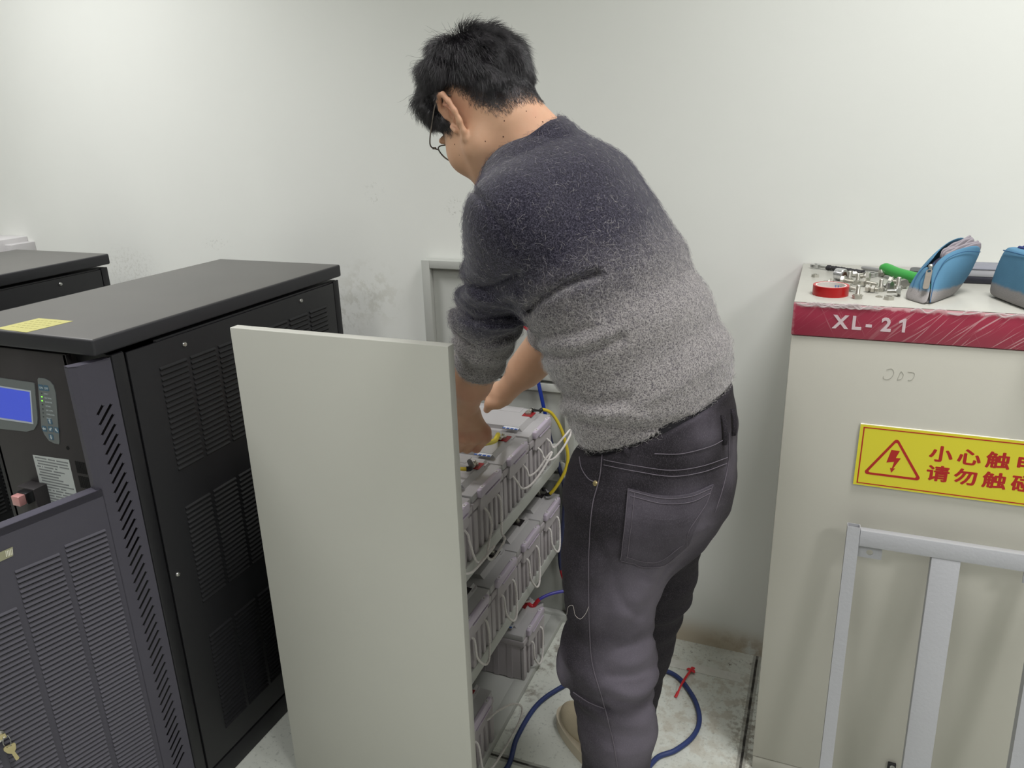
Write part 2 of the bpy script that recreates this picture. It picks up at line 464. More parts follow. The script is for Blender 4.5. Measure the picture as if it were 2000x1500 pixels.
    def arrow(u, v, ang):
        pts = [(0, 0.005), (0.0034, 0.0012), (0.0014, 0.0012), (0.0014, -0.0042), (-0.0014, -0.0042), (-0.0014, 0.0012), (-0.0034, 0.0012)]
        ca, sa = math.cos(ang), math.sin(ang)
        prism(bm, [(u + x * ca - y * sa, v + x * sa + y * ca) for x, y in pts], 0.0003, f3)
    arrow(-1.376, 0.921, 0); arrow(-1.397, 0.903, PI / 2); arrow(-1.383, 0.887, PI); arrow(-1.379, 0.9045, PI * 0.72); arrow(-1.363, 0.904, PI * 0.22)
    obj('keypad_lettering', bm, WHT, fas, recalc=True)
    for k, v in enumerate((0.979, 0.9715, 0.963, 0.9545, 0.9455, 0.9370, 0.9285)):
        u = -1.3805 - (0.979 - v) * 0.22
        on = k in (1, 2)
        bm = newbm(); prism(bm, rrect(u - 0.0016, v - 0.0010, u + 0.0016, v + 0.0012, 0.0006, 2), 0.0007, f2)
        obj('status_light', bm, mat('lit_green_lamp', (120, 255, 60), 0.4, var=0, emit=1.6) if on else mat('unlit_lamp', (52, 58, 60), 0.4, var=0), fas, recalc=True)
    # operating notice: rows of small print too small to read
    bm = newbm(); prism(bm, [(-1.453, 0.838), (-1.350, 0.842), (-1.350, 0.72), (-1.453, 0.70)], 0.0006, fm)
    obj('operating_notice', bm, mat('notice_paper', (196, 202, 200), 0.6, var=0.03), fas, recalc=True)
    bm = newbm(); fr = fm @ Matrix.Translation((0, 0, 0.0006))
    for r_ in range(19):
        v = 0.8325 - r_ * 0.0064; u = -1.447 + (0.004 if r_ % 3 else 0.0)
        end = -1.356 - rng.uniform(0, 0.05) * (rng.random() < 0.6)
        while u < end:
            wdt = rng.uniform(0.0016, 0.0030)
            prism(bm, [(u, v), (u + wdt, v + 0.0001), (u + wdt, v + 0.0030), (u, v + 0.0029)], 0.0002, fr); u += wdt + 0.0007 + (0.004 if rng.random() < 0.07 else 0)
    obj('notice_print', bm, mat('notice_ink', (120, 124, 126), 0.7, var=0), fas, recalc=True)
    bm = newbm(); bx(bm, (-1.482, 0.925, 0.62), (-1.432, Y, 0.777), 0.002)
    obj('switch_housing', bm, FASCIA, fas)
    bm = newbm(); bx(bm, (-1.462, 0.909, 0.751), (-1.434, 0.925, 0.775), 0.0015)
    obj('switch_base', bm, mat('black_switch', (26, 26, 28), 0.35, var=0), fas)
    bm = newbm(); bx(bm, (-1.458, 0.894, 0.753), (-1.436, 0.909, 0.774), 0.0015)
    obj('switch_cover', bm, mat('pink_switch_cap', (206, 150, 146), 0.25, var=0.05), fas, label='pinkish clear switch cover')
    bm = newbm()
    for k in range(6):
        for z0 in (0.842, 0.810):
            u = -1.334 + k * 0.0048
            prism(bm, rrect(u, z0 - 0.026, u + 0.0036, z0, 0.001, 2), 0.0005, fm)
    obj('vent', bm, VOID, fas, recalc=True)
    bm = newbm(); lathe(bm, [(0.004, 0.0), (0.004, 0.001)], (-1.345, Y, 0.868), (0, -1, 0), 12); obj('lock_hole', bm, VOID, fas)
    # ---- the door, swung open on the right-hand hinge
    P0 = Vector((-1.2, 0.965, 0)); u_ = Vector((-0.28, -0.96, 0)); n_ = Vector((0.96, -0.28, 0))
    D = basis(P0, u_, (0, 0, 1), n_)
    holes = []
    for k in range(43):
        zt = 1.0 - k * 0.0199
        s0, z0, s1, z1 = (0.0075, zt - 0.003, 0.0375, zt - 0.0395)
        if k == 0: s0, z0 = 0.0225, zt - 0.0205
        dx_, dz_ = s1 - s0, z1 - z0; L = math.hypot(dx_, dz_); dx_, dz_ = dx_ / L, dz_ / L; r = 0.0028
        poly = []
        for q in range(7):
            a = math.atan2(-dz_, -dx_) + PI / 2 - PI * q / 6 - PI
            poly.append((s1 + r * math.cos(a + PI), z1 + r * math.sin(a + PI)))
        for q in range(7):
            a = math.atan2(dz_, dx_) + PI / 2 - PI * q / 6 - PI
            poly.append((s0 + r * math.cos(a + PI), z0 + r * math.sin(a + PI)))
        holes.append(poly)
    bm = holed('strip', [(-0.006, 0.06), (0.0545, 0.06), (0.0545, 1.058), (-0.006, 1.062)], holes, 0.0022, D @ Matrix.Translation((0, 0, -0.0022)))
    # folded edges of the strip
    for poly in ([(0.0545, 0.0), (0.0655, -0.008), (0.0655, -0.024), (0.0630, -0.024), (0.0630, -0.009), (0.0535, -0.0022)],
                 [(-0.006, 0.0), (-0.006, -0.020), (-0.0038, -0.020), (-0.0038, -0.0022)]):
        prism(bm, poly, 1.0, basis(D @ Vector((0, 0.06, 0)), u_, n_, (0, 0, 1)))
    prism(bm, [(-0.006, -0.0), (0.0545, -0.0), (0.0655, -0.008), (0.0655, -0.024), (-0.006, -0.020)], 0.0022, basis(D @ Vector((0, 1.0585, 0)), u_, n_, (0, 0, 1)))
    door = obj('door', bm, BLACKD, root, recalc=True)
    bm = newbm()
    prism(bm, [(0.0575, 0.055), (0.42, 0.055), (0.42, 0.812), (0.0575, 0.820)], 0.0025, D @ Matrix.Translation((0, 0, -0.0025)))
    prism(bm, [(0.0575, 0.806), (0.42, 0.798), (0.42, 0.812), (0.0575, 0.820)], 0.026, D @ Matrix.Translation((0, 0, -0.026)))
    for z0, z1, a, b in ((0.055, 0.068, 0.0575, 0.42), (0.055, 0.81, 0.0575, 0.066), (0.055, 0.805, 0.412, 0.42)):
        prism(bm, [(a, z0), (b, z0), (b, z1), (a, z1)], 0.024, D @ Matrix.Translation((0, 0, -0.026)))
    for a, b, zt in ((0.067, 0.1405, 0.741), (0.1515, 0.2255, 0.731), (0.2370, 0.3105, 0.664), (0.322, 0.3955, 0.664)):
        louvers(bm, D, a, b, zt, 0.10, 0.0102, 0.0034)
    obj('louvered_panel', bm, [BLACKD, VOID], door, sharp=30, recalc=True)
    bm = newbm(); prism(bm, [(0.219, 0.776), (0.222, 0.760), (0.30, 0.755), (0.30, 0.772)], 0.0015, D)
    obj('name_plate', bm, mat('brass_plate', (150, 148, 122), 0.4, 0.3, var=0.1, vs=60), door, recalc=True)
    bm = newbm()
    for k in range(5):
        prism(bm, [(0.2215 + k * 0.0024, 0.7625), (0.2225 + k * 0.0024, 0.7625), (0.2215 + k * 0.0024, 0.7735), (0.2205 + k * 0.0024, 0.7735)], 0.0004, D @ Matrix.Translation((0, 0, 0.0015)))
    obj('name_plate_print', bm, mat('pale_plate_print', (226, 224, 208), 0.5, var=0), door, recalc=True)
    bm = newbm(); lathe(bm, [(0.012, -0.002), (0.012, 0.008), (0.009, 0.011)], D @ Vector((0.318, 0.440, 0)), n_, 18)
    obj('lock', bm, STEELR, door)
    # pale yellow note stuck on the lid
    bm = newbm(); prism(bm, [(-1.452, 0.944), (-1.363, 0.940), (-1.353, 1.031), (-1.446, 1.029)], 0.0006, Matrix.Translation((0, 0, 1.105)))
    nt = obj('sticky_note', bm, mat('yellow_note_paper', (172, 168, 104), 0.7, var=0.05, vs=40), root, recalc=True, label='pale yellow sticker on the lid')
    bm = newbm()
    for k in range(5):
        for j in range(6 - k % 2):
            x0 = -1.435 + j * 0.012; y0 = 1.015 - k * 0.013
            bx(bm, (x0, y0, 1.1056), (x0 + 0.008, y0 + 0.0022, 1.1058))
    obj('note_print', bm, mat('faint_note_ink', (146, 142, 84), 0.7, var=0), nt)
    return root
tower(0.0, 'black louvred tower with blue screen and its charcoal door swung open', True)
tower(-0.835, 'second black tower cut off by the left edge, behind the one with the screen', False)

# keys hanging from the lock
D = basis(Vector((-1.2, 0.965, 0)), (-0.28, -0.96, 0), (0, 0, 1), (0.96, -0.28, 0))
KEYM = mat('worn_brass_key', (186, 174, 132), 0.35, 0.8, var=0.1, vs=90)
k = thing('key_set', 'pair of brass keys hanging on a ring from the charcoal door lock', 'keys', D @ Vector((0.313, 0.44, 0.010)))
bm = newbm()
prism(bm, [(0.318 + 0.0025, 0.438), (0.318 + 0.010, 0.431), (0.318 + 0.010, 0.447), (0.318 + 0.0025, 0.443), (0.3155, 0.445), (0.3075, 0.445), (0.3065, 0.436), (0.3155, 0.436)], 0.0018, D @ Matrix.Translation((0, 0, 0.0115)))
obj('key', bm, KEYM, k, recalc=True)
bm = newbm(); pts = [D @ Vector((0.3085 + 0.0058 * math.cos(a), 0.4275 + 0.0125 * math.sin(a), 0.0125 + 0.002 * math.sin(a * 2))) for a in np.linspace(0, 2 * PI, 25)]
tube(bm, pts, 0.0006, 6); obj('key_ring', bm, STEEL, k)
bm = holed('key', [(0.3165, 0.412), (0.316, 0.417), (0.3135, 0.4185), (0.2985, 0.417), (0.297, 0.413), (0.2985, 0.4035), (0.3015, 0.3995), (0.2975, 0.382), (0.3005, 0.3795), (0.3035, 0.3800), (0.3065, 0.3975), (0.3125, 0.4035)],
           [[(0.3115, 0.4165), (0.3035, 0.4158), (0.3035, 0.4142), (0.3115, 0.4150)]], 0.0018, D @ Matrix.Translation((0, 0, 0.0115)))
obj('key', bm, KEYM, k, recalc=True)

# something pale grey on the wall beyond the far tower
g = thing('wall_box', 'small pale grey box above the far black tower at the left edge', 'box', (-2.72, 1.87, 1.03))
bm = newbm(); bx(bm, (-2.80, 1.80, 1.0), (-2.66, WY, 1.112), 0.004); obj('box_body', bm, mat('pale_grey_plastic', (196, 194, 194), 0.5), g)
bm = newbm(); bx(bm, (-2.662, 1.83, 1.0), (-2.628, WY, 1.094), 0.003); obj('side_cover', bm, mat('grey_plastic', (186, 184, 184), 0.5), g)
bm = newbm(); bx(bm, (-2.715, 1.797, 1.060), (-2.668, 1.802, 1.070)); obj('slot', bm, VOID, g)

# ------------------------------------------------------------------ battery rack
rack = thing('battery_rack', 'pale grey open battery rack with a plain white end panel', 'rack', (-0.82, 1.52, 0.0))
bm = newbm(); bx(bm, (-1.046, 1.118, 0.0), (-0.579, 1.1405, 1.0925), 0.0016, 2); obj('end_panel', bm, PANELM, rack, label='plain white near end panel')
bm = newbm(); bx(bm, (-1.045, 1.903, 0.0), (-0.600, 1.919, 1.093), 0.0012)
obj('far_end_panel', bm, RACKM, rack)
bm = newbm()
for zs in ((0.775, 1.093), (0.505, 0.765), (0.265, 0.495), (0.0, 0.255)):
    z0, z1 = zs
    bx(bm, (-1.045, 1.884, z0), (-1.020, 1.903, z1), 0.001); bx(bm, (-0.626, 1.884, z0), (-0.600, 1.903, z1), 0.001)
    bx(bm, (-1.020, 1.884, z1 - 0.022), (-0.626, 1.903, z1), 0.001); bx(bm, (-1.020, 1.884, z0), (-0.626, 1.903, z0 + 0.028), 0.001)
obj('far_panel_rim', bm, RACKM, rack)
for z in (0.560, 0.295):
    bm = newbm(); bx(bm, (-1.03, 1.1405, z - 0.003), (-0.642, 1.884, z), 0.0); bx(bm, (-0.645, 1.1405, z - 0.030), (-0.6385, 1.884, z + 0.001), 0.0012)
    bx(bm, (-1.03, 1.1405, z - 0.03), (-1.024, 1.884, z + 0.02))
    obj('shelf', bm, RACKM, rack)
bm = newbm(); bx(bm, (-1.03, 1.1405, 0.012), (-0.67, 1.884, 0.018)); bx(bm, (-0.672, 1.1405, 0.0), (-0.636, 1.884, 0.020), 0.0015)
bx(bm, (-1.03, 1.1405, 0.0), (-1.0, 1.884, 0.020)); obj('base_frame', bm, RACKM, rack)
bm = newbm(); bx(bm, (-1.043, 1.1405, 0.02), (-1.031, 1.884, 0.70)); obj('back_panel', bm, RACKM, rack)
for z in (0.5605, 0.2955): bm = newbm(); bx(bm, (-0.668, 1.846, z), (-0.645, 1.884, z + 0.035), 0.001); obj('shelf_bracket', bm, RACKM, rack)

# ------------------------------------------------------------------ batteries
BCASE = mat('lilac_grey_battery_plastic', (168, 162, 164), 0.42, var=0.03, vs=14, bump=0.03, bs=500)
BLID = mat('grey_battery_lid', (170, 168, 168), 0.42, var=0.03, vs=14, bump=0.03, bs=500)
BCLIP = mat('pale_lilac_handle_bar', (184, 174, 188), 0.35, var=0.02)
ROPEM = mat('white_twisted_rope', (214, 210, 206), 0.8, var=0.06, vs=200)
REDT = mat('red_terminal_well', (142, 30, 34), 0.45, var=0.1, vs=60)
BLKT = mat('black_terminal_well', (38, 32, 36), 0.45, var=0.1, vs=60)
BLUEP = mat('blue_sticker_print', (44, 88, 170), 0.5, var=0.05)
WHITES = mat('white_sticker', (206, 208, 212), 0.5, var=0.03)
HB = 0.083
def make_battery(z0=0.0):
    """origin: middle of the bottom front edge; the front looks along +x"""
    root = thing('battery', '', 'battery', (0, 0, 0))
    bm = newbm()
    bx(bm, (-0.348, -HB + 0.002, 0.0), (-0.006, HB - 0.002, 0.122), 0.003)
    # ribs and channels on the front
    for y0, y1 in ((-HB + 0.002, -0.062), (-0.047, -0.034), (-0.020, -0.006), (0.008, 0.022), (0.034, 0.047), (0.062, HB - 0.002)):
        bx(bm, (-0.012, y0, 0.0), (-0.0005, y1, 0.102), 0.0018)
    # flange, wider in its middle
    bx(bm, (-0.348, -HB, 0.108), (0.001, HB, 0.1245), 0.0015)
    prism(bm, [(-0.052, 0.124), (-0.058, 0.098), (-0.050, 0.092), (0.050, 0.092), (0.058, 0.098), (0.052, 0.124)], 0.0065, basis((-0.002, 0, 0), (0, 1, 0), (0, 0, 1), (1, 0, 0)))
    for sgn in (-1, 1):        # narrow ribs along the long sides
        for k in range(8):
            bx(bm, (-0.33 + k * 0.04, sgn * (HB - 0.0025), 0.0), (-0.315 + k * 0.04, sgn * (HB - 0.0005), 0.11))
    obj('case', bm, BCASE, root, local=True, recalc=True)
    bm = newbm()
    bx(bm, (-0.348, -HB + 0.001, 0.1245), (-0.0015, HB - 0.001, 0.1425), 0.003)
    prism(bm, [(-0.342, 0.1420), (-0.337, 0.1535), (-0.040, 0.1535), (-0.030, 0.1420)], 2 * HB - 0.034, basis((0, HB - 0.006, 0), (1, 0, 0), (0, 0, 1), (0, -1, 0)))
    bx(bm, (-0.338, HB - 0.040, 0.142), (-0.075, HB - 0.004, 0.1550), 0.002)
    bx(bm, (-0.075, HB - 0.030, 0.142), (-0.032, HB - 0.003, 0.148), 0.002)
    obj('lid', bm, BLID, root, local=True, recalc=True)
    # handle bar across the top of the front with two screw heads in long dimples
    bm = newbm(); bx(bm, (-0.003, -0.058, 0.1265), (0.0085, 0.058, 0.1465), 0.0035, 3)
    bx(bm, (0.002, -0.030, 0.1225), (0.0092, 0.050, 0.1245))
    h = obj('handle_bar', bm, BCLIP, root, local=True)
    DIM = mat('pale_dimple', (204, 198, 206), 0.4, var=0)
    for y in (-0.040, 0.040):
        bm = newbm(); prism(bm, rrect(-0.0045 + 0.0028, y - 0.008, 0.0045 + 0.0028, y + 0.008, 0.0044, 4), 0.0004, basis((0, 0, 0.1465), (1, 0, 0), (0, 1, 0)))
        obj('screw_dimple', bm, DIM, h, local=True, recalc=True)
        bm = newbm(); lathe(bm, [(0.0022, 0.0), (0.0022, 0.0012), (0.0012, 0.0018)], (0.0028, y, 0.1467), (0, 0, 1), 10)
        obj('handle_screw', bm, STEELR, h, local=True)
    return root
TZ = 0.1536
def terminal(root, red=True):
    bm = newbm(); bx(bm, (-0.062, 0.022, TZ - 0.001), (-0.034, 0.056, TZ + 0.0006), 0.0)
    w_ = obj('terminal_well', bm, REDT if red else BLKT, root, local=True)
    bm = newbm(); c = (-0.050, 0.040, TZ)
    lathe(bm, [(0.0078, 0.0), (0.0078, 0.003), (0.0062, 0.0032)], c, n=14)
    lathe(bm, [(0.0062, 0.003), (0.0062, 0.0078), (0.0058, 0.0084)], c, n=6)
    lathe(bm, [(0.0034, 0.008), (0.0034, 0.0125), (0.0028, 0.013)], c, n=12)
    obj('terminal_bolt', bm, STEELR, w_, local=True)
    bm = newbm(); bx(bm, (-0.325, 0.020, TZ - 0.001), (-0.29, 0.056, TZ + 0.0006)); obj('terminal_well', bm, BLKT if red else REDT, root, local=True)
def sticker(root):
    bm = newbm(); bx(bm, (-0.078, -0.0735, TZ - 0.0008), (-0.036, -0.058, TZ + 0.0004))
    s_ = obj('date_sticker', bm, WHITES, root, local=True)
    bm = newbm()
    for k in range(4): bx(bm, (-0.078 + k * 0.011, -0.0735, TZ), (-0.070 + k * 0.011, -0.0672, TZ + 0.0007))
    obj('sticker_print', bm, BLUEP, s_, local=True)

BX = -0.643
def ropes(root, pts):
    """rope handle through the flange; local points (x, y, z), the front is +x"""
    bm = newbm(); rope(bm, spline(pts, 10)); obj('rope_handle', bm, ROPEM, root, local=True)
U = lambda d, out=0.012, sw=0.0: [(-0.001, -0.034, 0.096), (0.010, -0.034, 0.088), (0.007 + out * 0.5, -0.033 + sw * .4, 0.096 - d * .6), (0.006 + out, -0.012 + sw, 0.096 - d), (0.006 + out, 0.012 + sw, 0.096 - d * 1.02), (0.007 + out * 0.5, 0.033 + sw * .6, 0.096 - d * .6), (0.010, 0.034, 0.088), (-0.001, 0.034, 0.096)]
spec = [
  # y, shelf z, dx, red, sticker, rope, label
  (1.738, 0.560, 0.0, True, True, [(-0.001, -0.034, 0.096), (0.012, -0.034, 0.086), (0.022, -0.030, 0.062), (0.036, -0.005, 0.056), (0.050, 0.036, 0.074), (0.058, 0.072, 0.098), (0.054, 0.078, 0.106), (0.046, 0.058, 0.096), (0.024, 0.034, 0.070), (0.014, 0.033, 0.084), (-0.001, 0.034, 0.096)],
     'grey battery at the far end of the top shelf, its white rope handle flicked outward'),
  (1.565, 0.560, 0.0, True, True, [(-0.001, -0.034, 0.096), (0.012, -0.034, 0.082), (0.024, -0.024, 0.058), (0.036, 0.010, 0.058), (0.050, 0.052, 0.082), (0.060, 0.086, 0.110), (0.052, 0.080, 0.104), (0.034, 0.052, 0.074), (0.020, 0.032, 0.066), (0.014, 0.031, 0.082), (-0.001, 0.034, 0.096)],
     'grey battery under the man\'s left fist on the top shelf'),
  (1.398, 0.560, 0.0, True, True, [(-0.001, -0.034, 0.096), (0.013, -0.034, 0.080), (0.020, -0.036, 0.050), (0.022, -0.060, 0.020), (0.024, -0.072, -0.004), (0.030, -0.060, -0.016), (0.034, -0.030, -0.008), (0.036, -0.002, 0.004), (0.026, 0.004, 0.014), (0.018, 0.024, 0.050), (0.012, 0.033, 0.084), (-0.001, 0.034, 0.096)],
     'grey battery on the top shelf with a black-sleeved cable end and long hanging rope'),
  (1.2265, 0.560, 0.0, True, False, [(-0.001, -0.034, 0.096), (0.012, -0.034, 0.082), (0.016, -0.020, 0.030), (0.022, 0.020, 0.004), (0.032, 0.066, 0.012), (0.040, 0.100, 0.024), (0.034, 0.092, 0.018), (0.024, 0.050, 0.010), (0.016, 0.034, 0.060), (0.012, 0.033, 0.084), (-0.001, 0.034, 0.096)],
     'grey battery on the top shelf mostly hidden behind the plain white panel'),
  (1.797, 0.295, 0.004, False, False, U(0.085, 0.014), 'lilac-grey battery at the far end of the middle shelf, yellow cable on its terminal'),
  (1.629, 0.295, 0.004, False, False, U(0.098, 0.012, 0.006), 'lilac-grey battery second from the far end of the middle shelf'),
  (1.462, 0.295, 0.004, False, False, U(0.088, 0.014, 0.004), 'lilac-grey battery third from the far end of the middle shelf'),
  (1.294, 0.295, 0.004, False, False, U(0.092, 0.012, 0.008), 'lilac-grey battery on the middle shelf half hidden by the plain white panel'),
  (1.660, 0.020, 0.0, True, True, U(0.088, 0.010, 0.0), 'grey battery standing alone on the bottom rail with a red-booted cable'),
  (1.283, 0.020, 0.004, True, False, [(-0.001, -0.034, 0.096), (0.012, -0.034, 0.084), (0.020, -0.034, 0.02), (0.030, -0.02, 0.004), (0.046, 0.040, 0.024), (0.060, 0.098, 0.056), (0.058, 0.118, 0.082), (0.040, 0.098, 0.100), (0.018, 0.058, 0.104), (0.008, 0.036, 0.100), (-0.001, 0.034, 0.096)],
     'lowest grey battery by the white panel, its rope handle looping out over the rail'),
]
proto = make_battery(); first = True
for (y, z, dx, red, stk, rp, lab) in spec:
    if first: b = proto; b.location = (BX + dx, y, z); b['label'] = lab; first = False; b['group'] = 'batteries on the rack'; todo = []
    else: b = dup(proto, (BX + dx, y, z), 0.0, lab, 'batteries on the rack')
    todo.append((b, red, stk, rp))
for b, red, stk, rp in todo:
    terminal(b, red)
    if stk: sticker(b)
    ropes(b, rp)
# ------------------------------------------------------------------ cables
YEL = mat('yellow_cable_jacket', (196, 174, 44), 0.4, var=0.05, vs=60)
YELB = mat('bright_yellow_sleeve', (226, 206, 20), 0.4, var=0.04, vs=60)
BLKS = mat('black_heat_shrink', (24, 23, 24), 0.5, var=0.05)
BLUC = mat('blue_cable_jacket', (20, 48, 138), 0.38, var=0.08, vs=30)
NAVY = mat('dark_navy_jacket', (40, 46, 78), 0.4, var=0.1, vs=30)
REDS = mat('red_heat_shrink', (170, 30, 40), 0.45, var=0.08)
def bt(i, dz=0.0):
    y, z, dx = spec[i][:3]; return np.array((BX + dx - 0.050, y + 0.040, z + 0.1535 + dz))
def lug(root, p, q):
    """flat ring lug under the bolt with a crimped barrel towards q"""
    p, q = Vector(p), Vector(q); t = (q - p); t.z = 0; t.normalize()
    bm = newbm(); lathe(bm, [(0.0085, 0.0), (0.0085, 0.0016)], p, (0, 0, 1), 16)
    tube(bm, [p + Vector((0, 0, 0.001)) + t * 0.006, p + Vector((0, 0, 0.003)) + t * 0.014, p + Vector((0, 0, 0.004)) + t * 0.022], 0.0042, 10)
    obj('cable_lug', bm, STEELR, root)
c = thing('battery_cable', 'yellow cable arching from the top shelf down to the middle shelf by the man\'s hip', 'cable', bt(0, 0.004))
p0 = bt(0, 0.0045)
path = spline([p0 + (0.004, 0.012, 0.004), atx(1052, 804, -0.682), atx(1060, 800, -0.676), atx(1078, 808, -0.655), atx(1096, 838, -0.630), atx(1108, 880, -0.612), atx(1108, 905, -0.610), atx(1099, 930, -0.620), atx(1080, 959, -0.645), atx(1068, 966, -0.664), bt(4, 0.014) + (0.008, 0.012, 0.0)], 8)
n0, n1 = 14, len(path) - 12
obj('cable_jacket', tube(newbm(), path[n0:n1], 0.0046, 10), YEL, c)
obj('end_sleeve', tube(newbm(), path[:n0 + 2], 0.0054, 10), BLKS, c, label='black end sleeve'); obj('end_sleeve', tube(newbm(), path[n1 - 2:], 0.0056, 10), BLKS, c, label='black end sleeve')
lug(c, p0, path[6]); lug(c, bt(4, 0.004), path[-8])

c = thing('battery_cable', 'yellow cable running from a terminal bolt into the man\'s left fist', 'cable', bt(1, 0.004))
p0 = bt(1, 0.0045)
path = spline([p0 + (-0.012, -0.004, 0.005), at(966, 861, 1.545), at(946, 866, 1.470), at(930, 868, 1.412), at(912, 864, 1.398), at(893, 861, 1.396), (-0.84, 1.43, 0.765), (-0.95, 1.42, 0.728)], 8)
obj('cable_jacket', tube(newbm(), path[14:], 0.0044, 10), YEL, c); obj('end_sleeve', tube(newbm(), path[:17], 0.0062, 10), YELB, c, label='bright yellow end sleeve')
lug(c, p0, path[8])

c = thing('battery_cable', 'black-sleeved cable end bolted nearest the white end panel on the top shelf', 'cable', bt(2, 0.004))
p0 = bt(2, 0.0045)
path = spline([p0 + (-0.012, -0.003, 0.005), atz(920, 911, 0.735), atz(905, 916, 0.738), (-0.80, 1.36, 0.735), (-0.93, 1.30, 0.727)], 8)
obj('cable_jacket', tube(newbm(), path[14:], 0.0044, 10), YEL, c); obj('end_sleeve', tube(newbm(), path[:16], 0.0058, 10), BLKS, c, label='black end sleeve')
lug(c, p0, path[8])
for i, j in ((5, 'far pair'), (6, 'middle pair')):
    c = thing('battery_cable', 'short black cable stub on the middle shelf terminal, %s' % ('second from the far end' if i == 5 else 'third from the far end'), 'cable', bt(i, 0.004))
    p0 = bt(i, 0.0045); path = spline([p0 + (-0.008, 0.01, 0.005), p0 + (-0.03, 0.03, 0.012), p0 + (-0.09, 0.035, 0.012), p0 + (-0.2, 0.03, 0.004)], 8)
    obj('cable_jacket', tube(newbm(), path, 0.0045, 10), BLKS, c); lug(c, p0, path[6])

c = thing('vertical_cable', 'blue and dark cable hanging down the far end of the rack', 'cable', at(1097, 1100, 1.868))
Yc = 1.872
path = spline([at(1006, 630, Yc), at(1018, 634, Yc), at(1028, 640, Yc), at(1034, 650, Yc), at(1040, 690, Yc), at(1051, 745, Yc), at(1064, 805, Yc), at(1076, 862, Yc), at(1092, 912, Yc), at(1103, 958, Yc), at(1101, 1010, Yc), at(1096, 1060, Yc), at(1094, 1095, Yc), at(1099, 1122, Yc), at(1110, 1150, Yc - .02), at(1120, 1168, Yc - .05)], 8)
obj('cable_jacket', tube(newbm(), path[20:50], 0.0052, 10), BLUC, c, label='blue length of the cable')
obj('cable_jacket', tube(newbm(), path[49:102], 0.0062, 10), NAVY, c, label='dark navy lower length of the cable')
obj('end_sleeve', tube(newbm(), path[5:22], 0.0056, 10), REDS, c, label='red end sleeve'); obj('end_tip', tube(newbm(), path[:7], 0.0048, 10), BLKS, c)
obj('end_sleeve', tube(newbm(), path[101:], 0.0064, 10), REDS, c, label='red end sleeve')

c = thing('battery_cable', 'blue cable with red boot curving from the bottom battery towards the man\'s leg', 'cable', bt(8, 0.004))
p0 = bt(8, 0.0045)
path = spline([p0 + (0.004, 0.006, 0.007), at(1040, 1184, 1.712), at(1052, 1172, 1.722), at(1068, 1163, 1.738), at(1088, 1157, 1.755), at(1110, 1155, 1.77), at(1140, 1162, 1.79), at(1165, 1190, 1.81), at(1172, 1230, 1.83)], 8)
obj('cable_jacket', tube(newbm(), path[15:], 0.0046, 10), mat('violet_blue_jacket', (60, 56, 150), 0.4, var=0.08), c)
obj('end_sleeve', tube(newbm(), path[:18], 0.0058, 10), REDS, c, label='red end boot'); lug(c, p0, path[8])

pts = [(-0.63, 1.08, 0.0066), (-0.612, 1.2, 0.0066)] + [atz(*p, 0.0066) for p in ((990, 1500), (1010, 1440), (1048, 1378), (1095, 1343), (1150, 1318), (1230, 1302), (1310, 1314), (1350, 1355), (1366, 1400), (1355, 1436), (1320, 1465), (1280, 1483))] + [(-0.272, 1.36, 0.0066), (-0.20, 1.26, 0.0066), (-0.08, 1.18, 0.0066)]
single('floor_cable', tube(newbm(), spline(pts, 10), 0.0062, 12), mat('dusty_blue_cable', (40, 56, 106), 0.5, var=0.25, vs=12),
       'thick blue cable lying in a wide loop on the floor around the man\'s feet', 'cable')
pts = [atz(1350, 1308, 0.010), atz(1340, 1322, 0.016), atz(1331, 1337, 0.0165), atz(1325, 1350, 0.010), atz(1319, 1362, 0.003)]
c = thing('cable_scrap', 'bright red scrap of cable sleeve lying across the blue floor cable', 'scrap', pts[-1] * (1, 1, 0))
obj('strap', tube(newbm(), spline(pts, 6), [0.0042] + [0.0034] * 10 + [0.0026] * 8 + [0.0038] * 6, 8, flat=0.4), mat('red_plastic_scrap', (196, 32, 40), 0.4, var=0.15, vs=80), c)
bm = newbm()
for q in ((1344, 1306), (1354, 1304), (1357, 1312)):
    tube(bm, [atz(1349, 1309, 0.011), atz(*q, 0.007)], [0.004, 0.006], 7, flat=0.4)
obj('torn_end', bm, mat('red_plastic_scrap_end', (210, 40, 52), 0.4, var=0.1), c)

